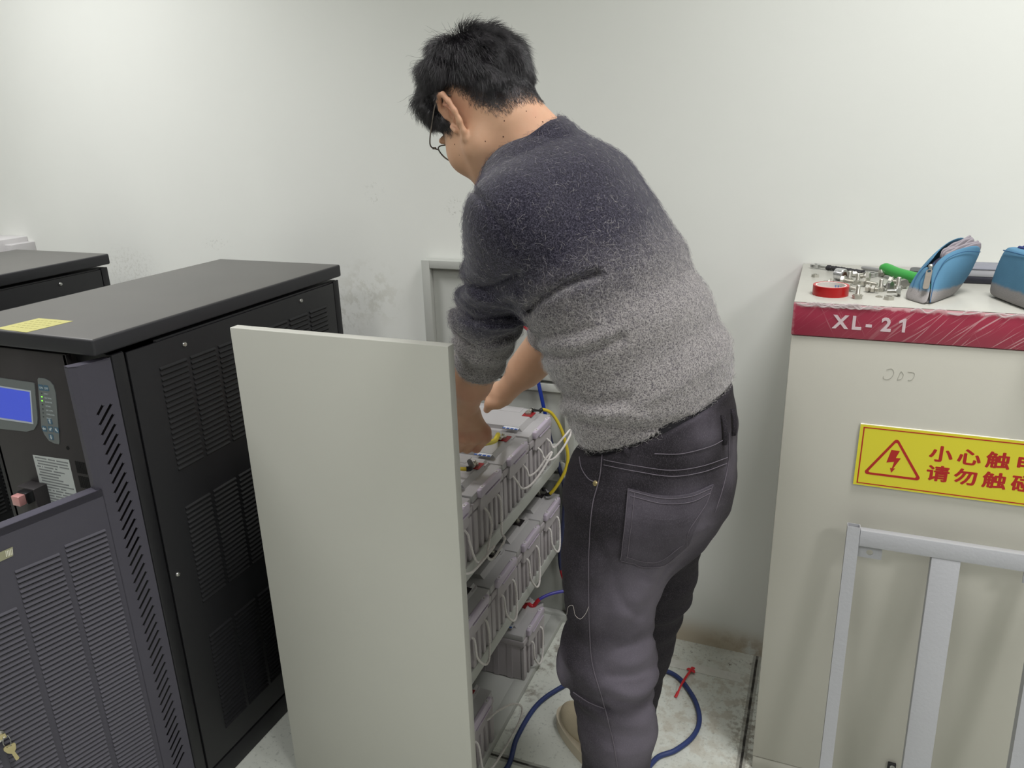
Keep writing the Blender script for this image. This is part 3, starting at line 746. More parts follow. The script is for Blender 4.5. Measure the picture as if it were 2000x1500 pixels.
# ------------------------------------------------------------------ the right-hand cabinet
CX0, CX1, CY, CT = -0.046, 0.665, 1.508, 1.117
def header_material():
    t = NT('scuffed_crimson_band'); p = t.pos()
    base = t.mix(t.noise(p, 12.0), lin((146, 44, 66)), lin((160, 52, 74)))
    sx = t.n('ShaderNodeSeparateXYZ'); t.l(p, sx.inputs[0])
    def streak(deg, along, across, lo, hi):            # thin scratches lying at an angle in the band
        m1 = t.n('ShaderNodeMapping'); t.l(p, m1.inputs[0]); m1.inputs['Rotation'].default_value = (0, math.radians(deg), 0)
        m2 = t.n('ShaderNodeMapping'); t.l(m1.outputs[0], m2.inputs[0]); m2.inputs['Scale'].default_value = (along, 4.0, across)
        return t.ramp(t.noise(m2.outputs[0], 1.0, 2.0, 0.5), lo, hi)
    right = t.ramp(sx.outputs[0], 0.06, 0.22)
    s1 = t.math('MULTIPLY', t.math('MAXIMUM', streak(40, 7.0, 260.0, 0.585, 0.67), streak(52, 6.0, 200.0, 0.60, 0.68)), t.math('ADD', t.math('MULTIPLY', right, 0.60), 0.10))
    s2 = t.math('MULTIPLY', streak(-62, 8.0, 300.0, 0.68, 0.75), 0.3)
    rim = t.math('MULTIPLY', t.ramp(t.math('ADD', sx.outputs[2], t.math('MULTIPLY', t.noise(p, 70.0, 4.0), 0.016)), CT - 0.002, CT + 0.004), 0.75)
    lft = t.math('MULTIPLY', t.ramp(t.math('ADD', sx.outputs[0], t.math('MULTIPLY', t.noise(p, 90.0, 4.0), 0.020)), CX0 + 0.016, CX0 + 0.006), 0.5)
    f = t.math('MAXIMUM', t.math('MAXIMUM', s1, s2), t.math('MAXIMUM', rim, lft))
    t.color(t.mix(f, base, lin((206, 168, 170))))
    return t.set(0.35, 0, 0.5)
cab = thing('power_cabinet', 'beige grey cabinet with crimson top band, yellow warning sign and tools on it', 'cabinet', ((CX0 + CX1) / 2, 1.70, 0.0))
CABM = mat('beige_grey_powder_coat', (187, 185, 174), 0.45, var=0.012, vs=4, bump=0.05, bs=700)
bm = newbm(); bx(bm, (CX0, CY, 0.037), (CX1, 1.918, 1.051), 0.0015); obj('casing', bm, CABM, cab)
bm = newbm(); bx(bm, (CX0 + 0.001, CY + 0.001, 0.0), (CX1 - 0.001, 1.917, 0.0345), 0.001); obj('plinth', bm, CABM, cab)
bm = newbm(); bx(bm, (CX0 - 0.001, CY - 0.003, 1.0525), (CX1 + 0.001, 1.919, 1.1155), 0.002); hdr = obj('header_band', bm, header_material(), cab)
bm = newbm(); bx(bm, (CX0 - 0.0005, CY - 0.0022, 1.1155), (CX1, 1.919, CT), 0.0007); obj('top_plate', bm, mat('pale_top_paint', (172, 171, 162), 0.3, var=0.05, vs=7, bump=0.05), cab)
HM = basis((0, CY - 0.0032, 0), (1, 0, 0), (0, 0, 1), (0, -1, 0))
LETM = mat('pale_pink_lettering', (206, 186, 190), 0.5, var=0.05, vs=60)
for ch, x in (('X', 0.0255), ('L', 0.0560), ('-', 0.0800), ('2', 0.1055)):
    obj('lettering', text_bm(ch, 0.0345, 0.0008, HM @ Matrix.Translation((x, 1.0715, 0)), bold=0.0011, sx=0.98), LETM, hdr)
bm = newbm(); prism(bm, [(0.1405, 1.0710), (0.1455, 1.0710), (0.1455, 1.0962), (0.1418, 1.0962), (0.1345, 1.0915), (0.1345, 1.0868), (0.1405, 1.0900)], 0.0008, HM); obj('lettering', bm, LETM, hdr, recalc=True)
# crumpled clear film along the band's edges
FILM = NT('clear_film'); FILM.color(lin((226, 214, 214))); FILM.b.inputs['Alpha'].default_value = 0.45; FILM = FILM.set(0.3)
bm = newbm()
for k in range(34):
    x = rng.uniform(CX0, CX0 + 0.10) if k % 3 == 0 else rng.uniform(CX0, CX1 - 0.05)
    q = [(x, CY - 0.0036, CT - rng.uniform(0.001, 0.006))]
    for j in range(4): q.append((q[-1][0] + rng.uniform(0.006, 0.016), CY - 0.0042 - rng.uniform(0, 0.0012), CT - rng.uniform(-0.001, 0.008)))
    tube(bm, spline(q, 4), 0.0007, 5, flat=2.0)
obj('torn_film', bm, FILM, hdr)
# the warning sign
bm = newbm(); bx(bm, (0.0925, CY - 0.0045, 0.7605), (0.520, CY - 0.0002, 0.888), 0.0006)
sg = obj('warning_sign', bm, mat('white_foam_board', (216, 214, 200), 0.6, var=0.01), cab, label='yellow and red electric shock warning sign')
SY = CY - 0.0046
SM = basis((0, SY, 0), (1, 0, 0), (0, 0, 1), (0, -1, 0))
bm = newbm(); prism(bm, [(0.0927, 0.7612), (0.5195, 0.7612), (0.5195, 0.8872), (0.0927, 0.8872)], 0.0003, SM); obj('sign_face', bm, mat('sign_yellow', (214, 204, 44), 0.45, var=0.01, vs=4), sg, recalc=True)
S2 = SM @ Matrix.Translation((0, 0, 0.0003))
RED = mat('sign_red', (170, 20, 14), 0.5, var=0.02)
def ring(o, i, M, d): return holed('ring', o, [i], d, M)
R4 = lambda a, b, c, d: [(a, b), (c, b), (c, d), (a, d)]
obj('sign_border', ring(R4(0.0985, 0.7650, 0.514, 0.8825), R4(0.1008, 0.7670, 0.5117, 0.8805), S2, 0.0003), RED, sg)
def rtri(pts, r, n=6):
    out = []
    P = [Vector((*p, 0)) for p in pts]
    for i in range(3):
        a, b, c_ = P[i - 1], P[i], P[(i + 1) % 3]
        d1 = (a - b).normalized(); d2 = (c_ - b).normalized(); half = d1.angle(d2) / 2
        cen = b + (d1 + d2).normalized() * (r / math.sin(half)); s = b + d1 * (r / math.tan(half)) - cen; e = b + d2 * (r / math.tan(half)) - cen
        for k in range(n + 1):
            v = s.lerp(e, k / n).normalized() * r + cen; out.append((v.x, v.y))
    return out
obj('hazard_triangle', ring(rtri([(0.1065, 0.786), (0.2095, 0.786), (0.158, 0.868)], 0.005), rtri([(0.1150, 0.7905), (0.2010, 0.7905), (0.158, 0.8595)], 0.0025), S2, 0.0003), RED, sg)
bm = newbm(); prism(bm, [(0.151, 0.8420), (0.1655, 0.8415), (0.1605, 0.8265), (0.1690, 0.8270), (0.1585, 0.8045), (0.1620, 0.8050), (0.1560, 0.7950), (0.1530, 0.8050), (0.1562, 0.8045), (0.1585, 0.8185), (0.1455, 0.8150)], 0.0003, S2)
obj('lightning_bolt', bm, RED, sg, recalc=True)
for txt, v in (('小心触电', 0.8325), ('请勿触碰', 0.7925)):
    for i, ch in enumerate(txt):
        q = newbm()
        for j, (du, dv) in enumerate(((0, 0), (1, 0), (-1, 0), (0, 1), (0, -1), (.7, .7), (-.7, -.7), (.7, -.7), (-.7, .7))):      # a heavy weight from overlaid strokes
            g_ = text_bm(ch, 0.0335, 0.0002 + 0.00002 * j, S2 @ Matrix.Translation((0.2145 + i * 0.0458 + du * 0.00125, v + dv * 0.0009, 0)), sx=1.16)
            me = bpy.data.meshes.new('t'); g_.to_mesh(me); g_.free(); q.from_mesh(me); bpy.data.meshes.remove(me)
        obj('sign_character', q, RED, sg)
# pencil marks, the lock at the bottom
bm = newbm()
PY_ = CY - 0.0003
for st in ([(0.1245, 0.998), (0.133, 1.000), (0.1375, 0.993), (0.134, 0.983), (0.127, 0.979), (0.1215, 0.981), (0.121, 0.985)], [(0.149, 0.997), (0.1465, 0.988), (0.1445, 0.979)], [(0.149, 0.997), (0.1535, 0.991), (0.1515, 0.983), (0.1455, 0.980)], [(0.160, 0.997), (0.170, 0.996), (0.1715, 0.990), (0.168, 0.982), (0.162, 0.981)]):
    tube(bm, spline([(x, PY_, z) for x, z in st], 6), 0.00035, 5)
obj('pencil_mark', bm, mat('faint_pencil', (160, 158, 148), 0.8, var=0), cab)
bm = newbm(); q = at(1742, 1494, CY - 0.004); bx(bm, (q[0] - 0.008, CY - 0.006, q[2] - 0.030), (q[0] + 0.008, CY, q[2] + 0.004), 0.001); lk = obj('door_lock', bm, BLKS, cab)
bm = newbm(); lathe(bm, [(0.0048, 0), (0.0048, 0.001), (0.003, 0.0015)], (q[0] + 0.001, CY - 0.006, q[2] - 0.004), (0, -1, 0), 16); obj('lock_barrel', bm, STEEL, lk)

# ------------------------------------------------------------------ white welded frame leaning on the cabinet
WF = mat('white_sprayed_steel', (164, 165, 168), 0.45, var=0.03, vs=9, bump=0.25, bs=160)
fr = thing('steel_frame', 'white welded steel frame of tubes leaning against the beige cabinet', 'frame', (0.30, 1.375, 0.0))
H_ = 0.700; lean = Vector((0, 1.4725 - 1.366, 0.690)).normalized(); FN = Vector((0, -lean.z, lean.y))
FM = basis((0, 1.366, 0.0), (1, 0, 0), lean, FN)
def hollow(name, u0, u1, v0, v1, d, t=0.0014):
    ends = holed(name, R4(u0, 0, u1, d), R4(u0 + t, t, u1 - t, d - t), v1 - v0, FM @ basis((0, v0, 0), (1, 0, 0), (0, 0, 1), (0, 1, 0)))
    return ends
obj('upright', holed('u', R4(0.0895, 0.0, 0.1125, 0.022), [R4(0.0909, 0.0014, 0.1111, 0.0206)], H_, FM @ basis((0, 0, 0), (1, 0, 0), (0, 0, 1), (0, 1, 0))), WF, fr)
obj('upright', holed('u', R4(0.4130, 0.0, 0.4360, 0.022), [R4(0.4144, 0.0014, 0.4346, 0.0206)], H_ - 0.045, FM @ basis((0, 0, 0), (1, 0, 0), (0, 0, 1), (0, 1, 0))), WF, fr)
bm = newbm(); box(bm, (0.2765, 0.6795, 0.0105), (0.327, 0.032, 0.021), None, 0.0012); bm.transform(FM); obj('top_rail', bm, WF, fr)
bm = newbm(); box(bm, (0.2620, 0.3330, 0.0105), (0.0480, 0.661, 0.019), None, 0.0012); bm.transform(FM); obj('centre_bar', bm, WF, fr)
bm = newbm(); box(bm, (0.263, 0.015, 0.0105), (0.30, 0.03, 0.021), None, 0.0012); bm.transform(FM); obj('bottom_rail', bm, WF, fr)
for u in (0.1135, 0.388):
    cen = (u + 0.0205, 0.6495)
    hole = [(cen[0] + 0.0062 * math.cos(a), cen[1] + 0.0055 * math.sin(a)) for a in np.linspace(0, 2 * PI, 20, endpoint=False)]
    tb = obj('fixing_tab', holed('tab', R4(u, 0.638, u + 0.042, 0.664), [hole], 0.0022, FM @ Matrix.Translation((0, 0, 0.007))), WF, fr)
    bm = newbm()
    for k in range(12):
        bmesh.ops.create_icosphere(bm, subdivisions=1, radius=0.0022 + 0.0006 * rng.random(), matrix=FM @ Matrix.Translation((u + 0.001 + k * 0.0036, 0.6632 + 0.0006 * rng.random(), 0.0088)))
    obj('weld_bead', bm, WF, tb, sharp=60)

# ------------------------------------------------------------------ tools and hardware on the cabinet
T = lambda px, py: Vector(atz(px, py, CT))
def hexpts(r): return [(r * math.cos(a), r * math.sin(a)) for a in np.linspace(0, 2 * PI, 7)[:6]]
def bolt_bm(L=0.024, r=0.0042, head=0.0086, hh=0.0056, flange=True, washer=True, nut=None):
    """axis +z, the head at the bottom"""
    bm = newbm()
    prism(bm, hexpts(head), hh, Matrix.Identity(4))
    lathe(bm, [(head * 0.9, hh - 0.0004), (head * 0.5, hh + 0.0004)], (0, 0, 0), n=18)
    if flange: lathe(bm, [(head * 1.12, hh), (head * 1.12, hh + 0.0014)], (0, 0, 0), n=22)
    if washer: lathe(bm, [(head * 0.82, hh + 0.0016), (head * 0.86, hh + 0.0032)], (0, 0, 0), n=18)
    prof = [(r * 0.9, hh)]
    z = hh + 0.0035
    while z < hh + L:
        prof += [(r, z), (r * 0.86, z + 0.0005)]; z += 0.0010
    prof.append((r * 0.7, hh + L + 0.0006)); lathe(bm, prof, (0, 0, 0), n=14)
    if nut is not None:
        prism(bm, hexpts(head * 0.98), 0.006, Matrix.Translation((0, 0, hh + nut)))
    bmesh.ops.recalc_face_normals(bm, faces=bm.faces[:])
    return bm
G_B = 'zinc bolts scattered on the cabinet top'
def bolt(px, py, ang, label, stand=False, up=0.0, tilt=0.0, **kw):
    """ang: heading of the shank on the table top, degrees"""
    p = T(px, py); bm = bolt_bm(**kw)
    head = kw.get('head', 0.0086)
    big = head * 1.12
    if stand: M = Matrix.Translation(p + Vector((0, 0, up)))
    else: M = Matrix.Translation(p + Vector((0, 0, big + up))) @ Matrix.Rotation(math.radians(ang), 4, 'Z') @ Matrix.Rotation(math.radians(90 + tilt), 4, 'Y') @ Matrix.Rotation(0.26, 4, 'Z')
    bm.transform(M)
    o = single('hex_bolt', bm, STEELR if kw.get('washer', True) else STEEL, label, 'bolt', G_B, sharp=25)
    return o
bolt(1674, 583, 0, 'zinc bolt standing on its head alone in front, just right of the tape roll', True, L=0.020)
bolt(1674, 556, 0, 'zinc bolt standing upright in the middle behind the frontmost one', True, L=0.017, head=0.0078)
bolt(1658, 550, 0, 'zinc bolt standing upright in front of the white socket', True, L=0.016, head=0.0072)
bolt(1719, 569, 0, 'zinc bolt standing upright left of the loose hex nut', True, L=0.0185, head=0.0080)
bolt(1753, 566, 0, 'zinc bolt standing upright nearest the blue pouch', True, L=0.019, head=0.0080)
bolt(1698, 549, 165, 'zinc bolt lying with its bright hex head to the right', L=0.016, tilt=6)
bolt(1684, 559, -28, 'zinc bolt lying with its shank towards the loose washer', L=0.024, tilt=4)
bolt(1691, 570, -22, 'small bolt with nut lying just behind the loose washer', L=0.018, head=0.0074, nut=0.005, tilt=3)
bolt(1641, 557, -12, 'large bolt lying behind the red tape roll', L=0.020, head=0.0095, tilt=4)
bolt(1653, 568, -30, 'small washered bolt lying between tape roll and frontmost standing bolt', L=0.015, head=0.0068, tilt=3)
bolt(1627, 560, 170, 'bolt lying half hidden behind the back of the tape roll', L=0.014, head=0.0075, tilt=3)
bolt(1758, 579, 176, 'shiny bolt lying head first against the grey base of the blue pouch', L=0.018, head=0.0094, washer=False, tilt=5)
bolt(1735, 558, -20, 'flanged bolt lying under the green handle', L=0.014, head=0.0090, tilt=4)
bolt(1741, 569, 150, 'bright flanged bolt lying behind the loose hex nut', L=0.014, head=0.0094, washer=False, tilt=8)
bolt(1664, 541, 10, 'thin bolt lying between white socket and wrench jaw', L=0.016, head=0.0060, r=0.003, tilt=3)
bolt(1765, 564, 100, 'bolt lying right at the pouch, furthest right of the pile', L=0.014, head=0.0086, tilt=4)
bolt(1717, 541, 25, 'brass-toned bolt lying at the end of the green handle', L=0.012, head=0.0078, tilt=4)
def nut_bm(head=0.009, h=0.0065):
    bm = holed('nut', hexpts(head), [[(head * 0.52 * math.cos(a), head * 0.52 * math.sin(a)) for a in np.linspace(0, 2 * PI, 18, endpoint=False)]], h, Matrix.Identity(4))
    return bm
for px, py, hd, h, lab in ((1736, 585, 0.0098, 0.0065, 'loose hex nut lying flat near the front edge of the cabinet top'), (1592, 541, 0.0080, 0.0060, 'lone hex nut at the left end of the cabinet top behind the tape roll')):
    bm = nut_bm(hd, h); bm.transform(Matrix.Translation(T(px, py)) @ Matrix.Rotation(0.4, 4, 'Z')); single('hex_nut', bm, STEELR, lab, 'nut')
bm = holed('washer', [(0.0062 * math.cos(a), 0.0062 * math.sin(a)) for a in np.linspace(0, 2 * PI, 22, endpoint=False)], [[(0.0034 * math.cos(a), 0.0034 * math.sin(a)) for a in np.linspace(0, 2 * PI, 18, endpoint=False)]], 0.0018, Matrix.Translation(T(1717, 580)))
single('washer', bm, STEELR, 'small spring washer lying flat in front of the bolt pile', 'washer')
# socket
sk = thing('socket', 'fat chrome wrench socket lying among the bolts', 'socket', T(1640, 548))
bm = newbm(); ax = Vector((0.80, -0.6, 0)).normalized(); c0 = T(1632, 546) + Vector((0, 0, 0.0125))
lathe(bm, [(0.0095, 0), (0.0122, 0.001), (0.0125, 0.008), (0.0118, 0.0085), (0.0118, 0.0095), (0.0125, 0.010), (0.0125, 0.019), (0.0112, 0.0205)], c0, ax, 28); obj('socket_body', bm, mat('satin_chrome', (214, 214, 216), 0.25, 0.9, var=0.03), sk)
bm = newbm(); lathe(bm, [(0.0075, 0.0200), (0.0072, 0.0212)], c0, ax, 6); obj('socket_opening', bm, mat('rusty_socket_inside', (74, 50, 34), 0.6, 0.4, var=0.3, vs=200), sk)
# tape
tp = thing('tape_roll', 'roll of red electrical tape lying flat at the front left corner', 'tape', T(1621, 573))
c0 = (T(1587, 575) + T(1656, 575)) / 2; R_ = (T(1656, 575) - T(1587, 575)).length / 2
circ = lambda r, n=48: [(r * math.cos(a), r * math.sin(a)) for a in np.linspace(0, 2 * PI, n, endpoint=False)]
obj('tape', holed('tape', circ(R_), [circ(R_ * 0.86)], 0.019, Matrix.Translation(c0)), mat('glossy_red_tape', (166, 14, 18), 0.3, var=0.03), tp, sharp=50)
obj('core', holed('core', circ(R_ * 0.86), [circ(R_ * 0.79)], 0.0188, Matrix.Translation(c0 + Vector((0, 0, 0.0001)))), mat('white_tape_core', (206, 200, 194), 0.6, var=0.03), tp, sharp=50)
bm = newbm()
for k, (du, w_) in enumerate(((0.0, 0.003), (0.0055, 0.004), (0.0115, 0.0012))):
    a = 0.98 - du / (R_ * 0.79); p = c0 + Vector((R_ * 0.785 * math.cos(a + 0.25), R_ * 0.785 * math.sin(a + 0.25), 0.0105))
    for q in range(3):
        box(bm, p + Vector((0, 0, (q - 1) * 0.0026)), (w_, 0.0004, 0.0011), Matrix.Rotation(a + 0.25 + PI / 2, 3, 'Z'))
    box(bm, p, (0.0009, 0.0004, 0.0062), Matrix.Rotation(a + 0.25 + PI / 2, 3, 'Z'))
obj('core_print', bm, mat('blue_core_print', (80, 130, 190), 0.6, var=0), tp)
# wrench with a taped handle
wr = thing('wrench', 'steel wrench with black-taped handle lying towards the wall', 'wrench', T(1650, 530))
A = T(1592, 524); B = T(1703, 541); d_ = (B - A).normalized(); s_ = Vector((-d_.y, d_.x, 0)); L = (B - A).length
WMx = basis(A + Vector((0, 0, 0.003)), d_, s_, (0, 0, 1))
def jaw(c, ang, r, gap):
    pts = []
    for a in np.linspace(ang + gap, ang + 2 * PI - gap, 22): pts.append((c + r * math.cos(a), r * math.sin(a)))
    for a in np.linspace(ang + 2 * PI - gap * 0.9, ang + gap * 0.9, 8): pts.append((c + r * 0.55 * math.cos(a) * 0.6 + 0.0, r * 0.42 * math.sin(a)))
    return pts
bm = newbm(); prism(bm, jaw(0.0, PI - 0.25, 0.0115, 0.55), 0.0062, WMx); prism(bm, jaw(L, 0.25, 0.0125, 0.6), 0.0062, WMx)
prism(bm, [(0.008, -0.0045), (L - 0.009, -0.0050), (L - 0.009, 0.0050), (0.008, 0.0045)], 0.0048, WMx @ Matrix.Translation((0, 0, 0.0007)))
obj('wrench_body', bm, mat('worn_chrome', (190, 190, 188), 0.3, 0.95, var=0.06), wr, recalc=True)
path = [WMx @ Vector((u, 0, 0.003 + 0.0006 * math.sin(u * 900))) for u in np.linspace(0.030, L - 0.020, 26)]
obj('tape_wrapping', tube(newbm(), path, [0.0056 + 0.0004 * math.sin(i * 1.3) for i in range(26)], 12), mat('black_cloth_tape', (34, 32, 36), 0.6, var=0.2, vs=120, bump=0.4, bs=400), wr)
# green-handled driver
dr = thing('green_driver', 'green-handled tool with flat grey metal bar pointing at the wrench', 'tool', T(1745, 540))
A = T(1684, 527) + Vector((0, 0, 0.005)); Bp = T(1724, 536) + Vector((0, 0, 0.008)); Cp = T(1800, 560) + Vector((0, 0, 0.012))
bm = newbm(); tube(bm, [A, A.lerp(Bp, 0.1), Bp, Bp.lerp(Cp, 0.1)], [0.0042, 0.0056, 0.0060, 0.0060], 14, flat=0.75); obj('metal_bar', bm, mat('grey_metal_bar', (168, 168, 170), 0.35, 0.8, var=0.06), dr)
pth = spline([T(1722, 538) + Vector((0, 0, 0.0165)), T(1732, 541) + Vector((0, 0, 0.0165)), T(1750, 547) + Vector((0, 0, 0.0150)), T(1775, 555) + Vector((0, 0, 0.0150)), T(1800, 562) + Vector((0, 0, 0.0150)), T(1822, 568) + Vector((0, 0, 0.0150))], 6)
nn = len(pth); obj('handle', tube(newbm(), pth, [0.0085 + 0.004 * math.sin(min(1, i / 5) * PI / 2) * (1 - 0.22 * math.exp(-((i - 11) / 5) ** 2)) for i in range(nn)], 18, flat=0.95), mat('green_plastic_grip', (44, 146, 56), 0.45, var=0.05, vs=30, bump=0.05), dr, sharp=60)
# grey plate behind the pouch and a dark case between the pouches
gp = thing('tool_plate', 'grey plate lying behind the green handle and the open blue pouch', 'plate', T(1795, 530))
q = [T(1765, 533), T(1850, 545), T(1850, 528), T(1780, 524)]
bm = newbm(); prism(bm, rrect(0, 0, 0.075, 0.045, 0.010), 0.016, Matrix.Translation(Vector((0.165, 1.775, CT))) @ Matrix.Rotation(-0.15, 4, 'Z')); obj('plate_body', bm, mat('grey_moulding', (140, 142, 140), 0.5), gp, recalc=True)
bm = newbm(); prism(bm, rrect(-0.001, -0.001, 0.076, 0.046, 0.010), 0.002, Matrix.Translation(Vector((0.165, 1.775, CT + 0.016))) @ Matrix.Rotation(-0.15, 4, 'Z')); obj('plate_rim', bm, mat('dark_rim', (70, 72, 72), 0.5), gp, recalc=True)
ck = thing('dark_case', 'dark flat case with grey upper part standing between the two blue pouches', 'case', (0.29, 1.78, CT))
bm = newbm(); bx(bm, (0.225, 1.755, CT), (0.36, 1.84, CT + 0.0135), 0.003); obj('case_base', bm, mat('dark_case_plastic', (34, 34, 44), 0.45), ck)
bm = newbm(); bx(bm, (0.226, 1.758, CT + 0.0135), (0.359, 1.838, CT + 0.028), 0.002); obj('case_band', bm, mat('grey_case_band', (168, 168, 172), 0.5), ck)
bm = newbm(); bx(bm, (0.225, 1.757, CT + 0.028), (0.360, 1.839, CT + 0.0305), 0.001); obj('case_lid', bm, mat('grey_case_lid', (120, 122, 132), 0.5), ck)

# ------------------------------------------------------------------ blue pouches
def cloth(name, zs, grey=(148, 144, 142), blue=(82, 124, 150)):
    t = NT(name); o = t.pos(); sx = t.n('ShaderNodeSeparateXYZ'); t.l(o, sx.inputs[0])
    f = t.ramp(t.math('ADD', sx.outputs[2], t.math('MULTIPLY', t.noise(o, 90.0), 0.006)), zs, zs + 0.008)
    mp = t.n('ShaderNodeMapping'); t.l(o, mp.inputs[0]); mp.inputs['Scale'].default_value = (500, 500, 1500)
    wv = t.noise(mp.outputs[0], 1.0, 2.0)
    b = t.mix(t.noise(o, 26.0, 4.0), lin(tuple(v * 0.93 for v in blue)), lin(tuple(min(255, v * 1.07) for v in blue)))
    g_ = t.mix(wv, lin(tuple(v * 0.80 for v in grey)), lin(tuple(v * 1.12 for v in grey)))
    t.color(t.mix(f, g_, b)); t.bump(wv, 0.25, 0.001)
    return t.set(0.85, 0, 0.2)
PCL = cloth('blue_pouch_cloth', CT + 0.021)
def subsurf(o, lv=2):
    md = o.modifiers.new('s', 'SUBSURF'); md.levels = lv; md.render_levels = lv
    dg = bpy.context.evaluated_depsgraph_get(); me = bpy.data.meshes.new_from_object(o.evaluated_get(dg)); o.modifiers.clear(); o.data = me
    me.polygons.foreach_set('use_smooth', [True] * len(me.polygons))
def shell(grid, m, name, parent, thick=0.004, lv=2, **kw):
    """a cloth sheet from a grid of points, given thickness and rounded"""
    bm = newbm(); vv = [[bm.verts.new(p) for p in row] for row in grid]
    for i in range(len(vv) - 1):
        for j in range(len(vv[0]) - 1): bm.faces.new((vv[i][j], vv[i][j + 1], vv[i + 1][j + 1], vv[i + 1][j]))
    bmesh.ops.recalc_face_normals(bm, faces=bm.faces[:])
    o = obj(name, bm, m, parent, sharp=None, **kw)
    md = o.modifiers.new('t', 'SOLIDIFY'); md.thickness = thick; md.offset = 0.0
    subsurf(o, lv); return o
ph = thing('pencil_pouch', 'open blue zip pouch with grey base leaning to the right, stuffed with cloth', 'pouch', T(1820, 590))
def mixp(a, b, t): return a * (1 - t) + b * t
def AT(px, py, Y): return Vector(at(px, py, Y))
lb = T(1766, 583); fb = T(1812, 597); rb = T(1868, 574); bb = T(1815, 562)
# ring of stations around the pouch: front side then back side, bottom to top
front = [  # left to right columns: (bottom, low, mid, rim)
    (fb, AT(1818, 567, 1.556), AT(1817, 545, 1.572), AT(1818, 523, 1.588)),
    (fb.lerp(rb, 0.30), AT(1840, 560, 1.572), AT(1850, 525, 1.580), AT(1842, 497, 1.597)),
    (fb.lerp(rb, 0.65), AT(1866, 556, 1.605), AT(1883, 515, 1.608), AT(1878, 482, 1.618)),
    (rb.lerp(fb, 0.06), AT(1888, 545, 1.648), AT(1908, 510, 1.655), AT(1925, 474, 1.660))]
back = [
    (lb, AT(1776, 557, 1.590), AT(1793, 530, 1.605), AT(1814, 520, 1.597)),
    (lb.lerp(bb, 0.35), AT(1800, 535, 1.640), AT(1812, 505, 1.642), AT(1835, 484, 1.632)),
    (lb.lerp(bb, 0.8), AT(1830, 525, 1.680), AT(1840, 495, 1.680), AT(1866, 463, 1.668)),
    (bb, AT(1862, 530, 1.700), AT(1880, 492, 1.698), AT(1892, 460, 1.690))]
shell([list(c) for c in front], PCL, 'front_side', ph)
shell([list(c) for c in back], PCL, 'rear_side', ph)
gus = [[back[0][i].lerp(front[0][i], t) + Vector((-0.004, -0.004, 0)) * (math.sin(PI * t) if i else 0.4) for t in (0, 0.33, 0.66, 1)] for i in range(4)]
shell(gus, PCL, 'end_gusset', ph)
rg = [[front[3][i].lerp(back[3][i], t) + Vector((0.004, 0.002, 0)) * math.sin(PI * t) for t in (0, 0.33, 0.66, 1)] for i in range(3)]
shell(rg, PCL, 'end_gusset', ph)
shell([[lb.lerp(fb, t).lerp(bb.lerp(rb, t), s) + Vector((0, 0, 0.002)) for t in (0, 0.5, 1)] for s in (0, 0.5, 1)], PCL, 'bottom', ph)
# lining and crumpled cloth inside
LIN = mat('dark_lining', (40, 40, 62), 0.8, var=0.1)
shell([[front[k][i].lerp(back[k][i], 0.5) + Vector((0, 0, -0.004)) for i in (1, 2)] + [front[k][3].lerp(back[k][3], 0.5) - Vector((0, 0, 0.012))] for k in range(4)], LIN, 'lining', ph, 0.02)
CLO = mat('pale_grey_cloth', (140, 134, 139), 0.85, var=0.1, vs=60, bump=0.3, bs=200)
for k in range(7):
    f = 0.15 + 0.11 * k
    a = front[1][3].lerp(back[1][3], f); b = front[3][3].lerp(back[3][3], f)
    hgt = 0.004 + 0.003 * math.sin(k * 2.1) + 0.003 * (k / 6)
    rows = []
    for dz in (-0.022, hgt):
        rows.append([a.lerp(b, t) + Vector((0.002 * math.sin(t * 9 + k), 0.0015 * math.cos(t * 7 + k * 2), dz + (0.002 * math.sin(t * 11 + k * 1.7) if dz > 0 else 0) - (0.008 * (1 - t) if dz > 0 else 0))) for t in np.linspace(0.02, 0.97, 8)])
    shell(rows, CLO, 'folded_cloth', ph, 0.0022, 1)
STM = mat('darker_blue_stitching', (38, 84, 122), 0.8, var=0.05)
for fa, fb_ in (((front[0][0].lerp(front[0][1], 0.22), front[0][1], front[0][2].lerp(front[1][2], 0.25), front[1][3].lerp(front[1][2], 0.35), front[2][3].lerp(front[2][2], 0.28), front[3][3].lerp(front[3][2], 0.30).lerp(front[2][2], 0.22)), 0.0042), ((gus[1][1] + Vector((-.002, -.002, 0)), gus[2][1] + Vector((-.003, -.003, 0)), back[1][3].lerp(back[0][3], 0.6)), 0.001), ((gus[1][2] + Vector((-.002, -.002, 0)), gus[2][2] + Vector((-.003, -.003, 0)), front[1][3].lerp(front[0][3], 0.6)), 0.001)):
    off = Vector((0.0022, -0.0034, 0.0)) if fb_ > 0.004 else Vector((-0.0015, -0.002, 0))
    obj('seam', tube(newbm(), [p + off for p in spline(fa, 8)], 0.0007, 6), STM, ph)
zp = AT(1818, 520, 1.583); zt = AT(1816, 527, 1.580); zb = AT(1808, 565, 1.545)
bm = newbm(); bmesh.ops.create_uvsphere(bm, u_segments=14, v_segments=10, radius=0.0042, matrix=Matrix.Translation(zp)); box(bm, zp + Vector((0, -0.001, -0.002)), (0.005, 0.004, 0.008), None, 0.001); zs = obj('zip_slider', bm, STEELR, ph)
up_ = (zt - zb).normalized(); PM = basis(zb, up_.cross(Vector((0.3, 1, 0.2))).normalized() * -1, up_)
LZ = (zt - zb).length
obj('zip_pull', holed('pull', rrect(-0.0052, 0, 0.0052, LZ, 0.0045), [rrect(-0.0030, LZ - 0.0075, 0.0030, LZ - 0.0015, 0.0022)], 0.0016, PM), mat('nickel_zip_pull', (176, 168, 158), 0.35, 0.8, var=0.08, vs=120), zs, recalc=True)

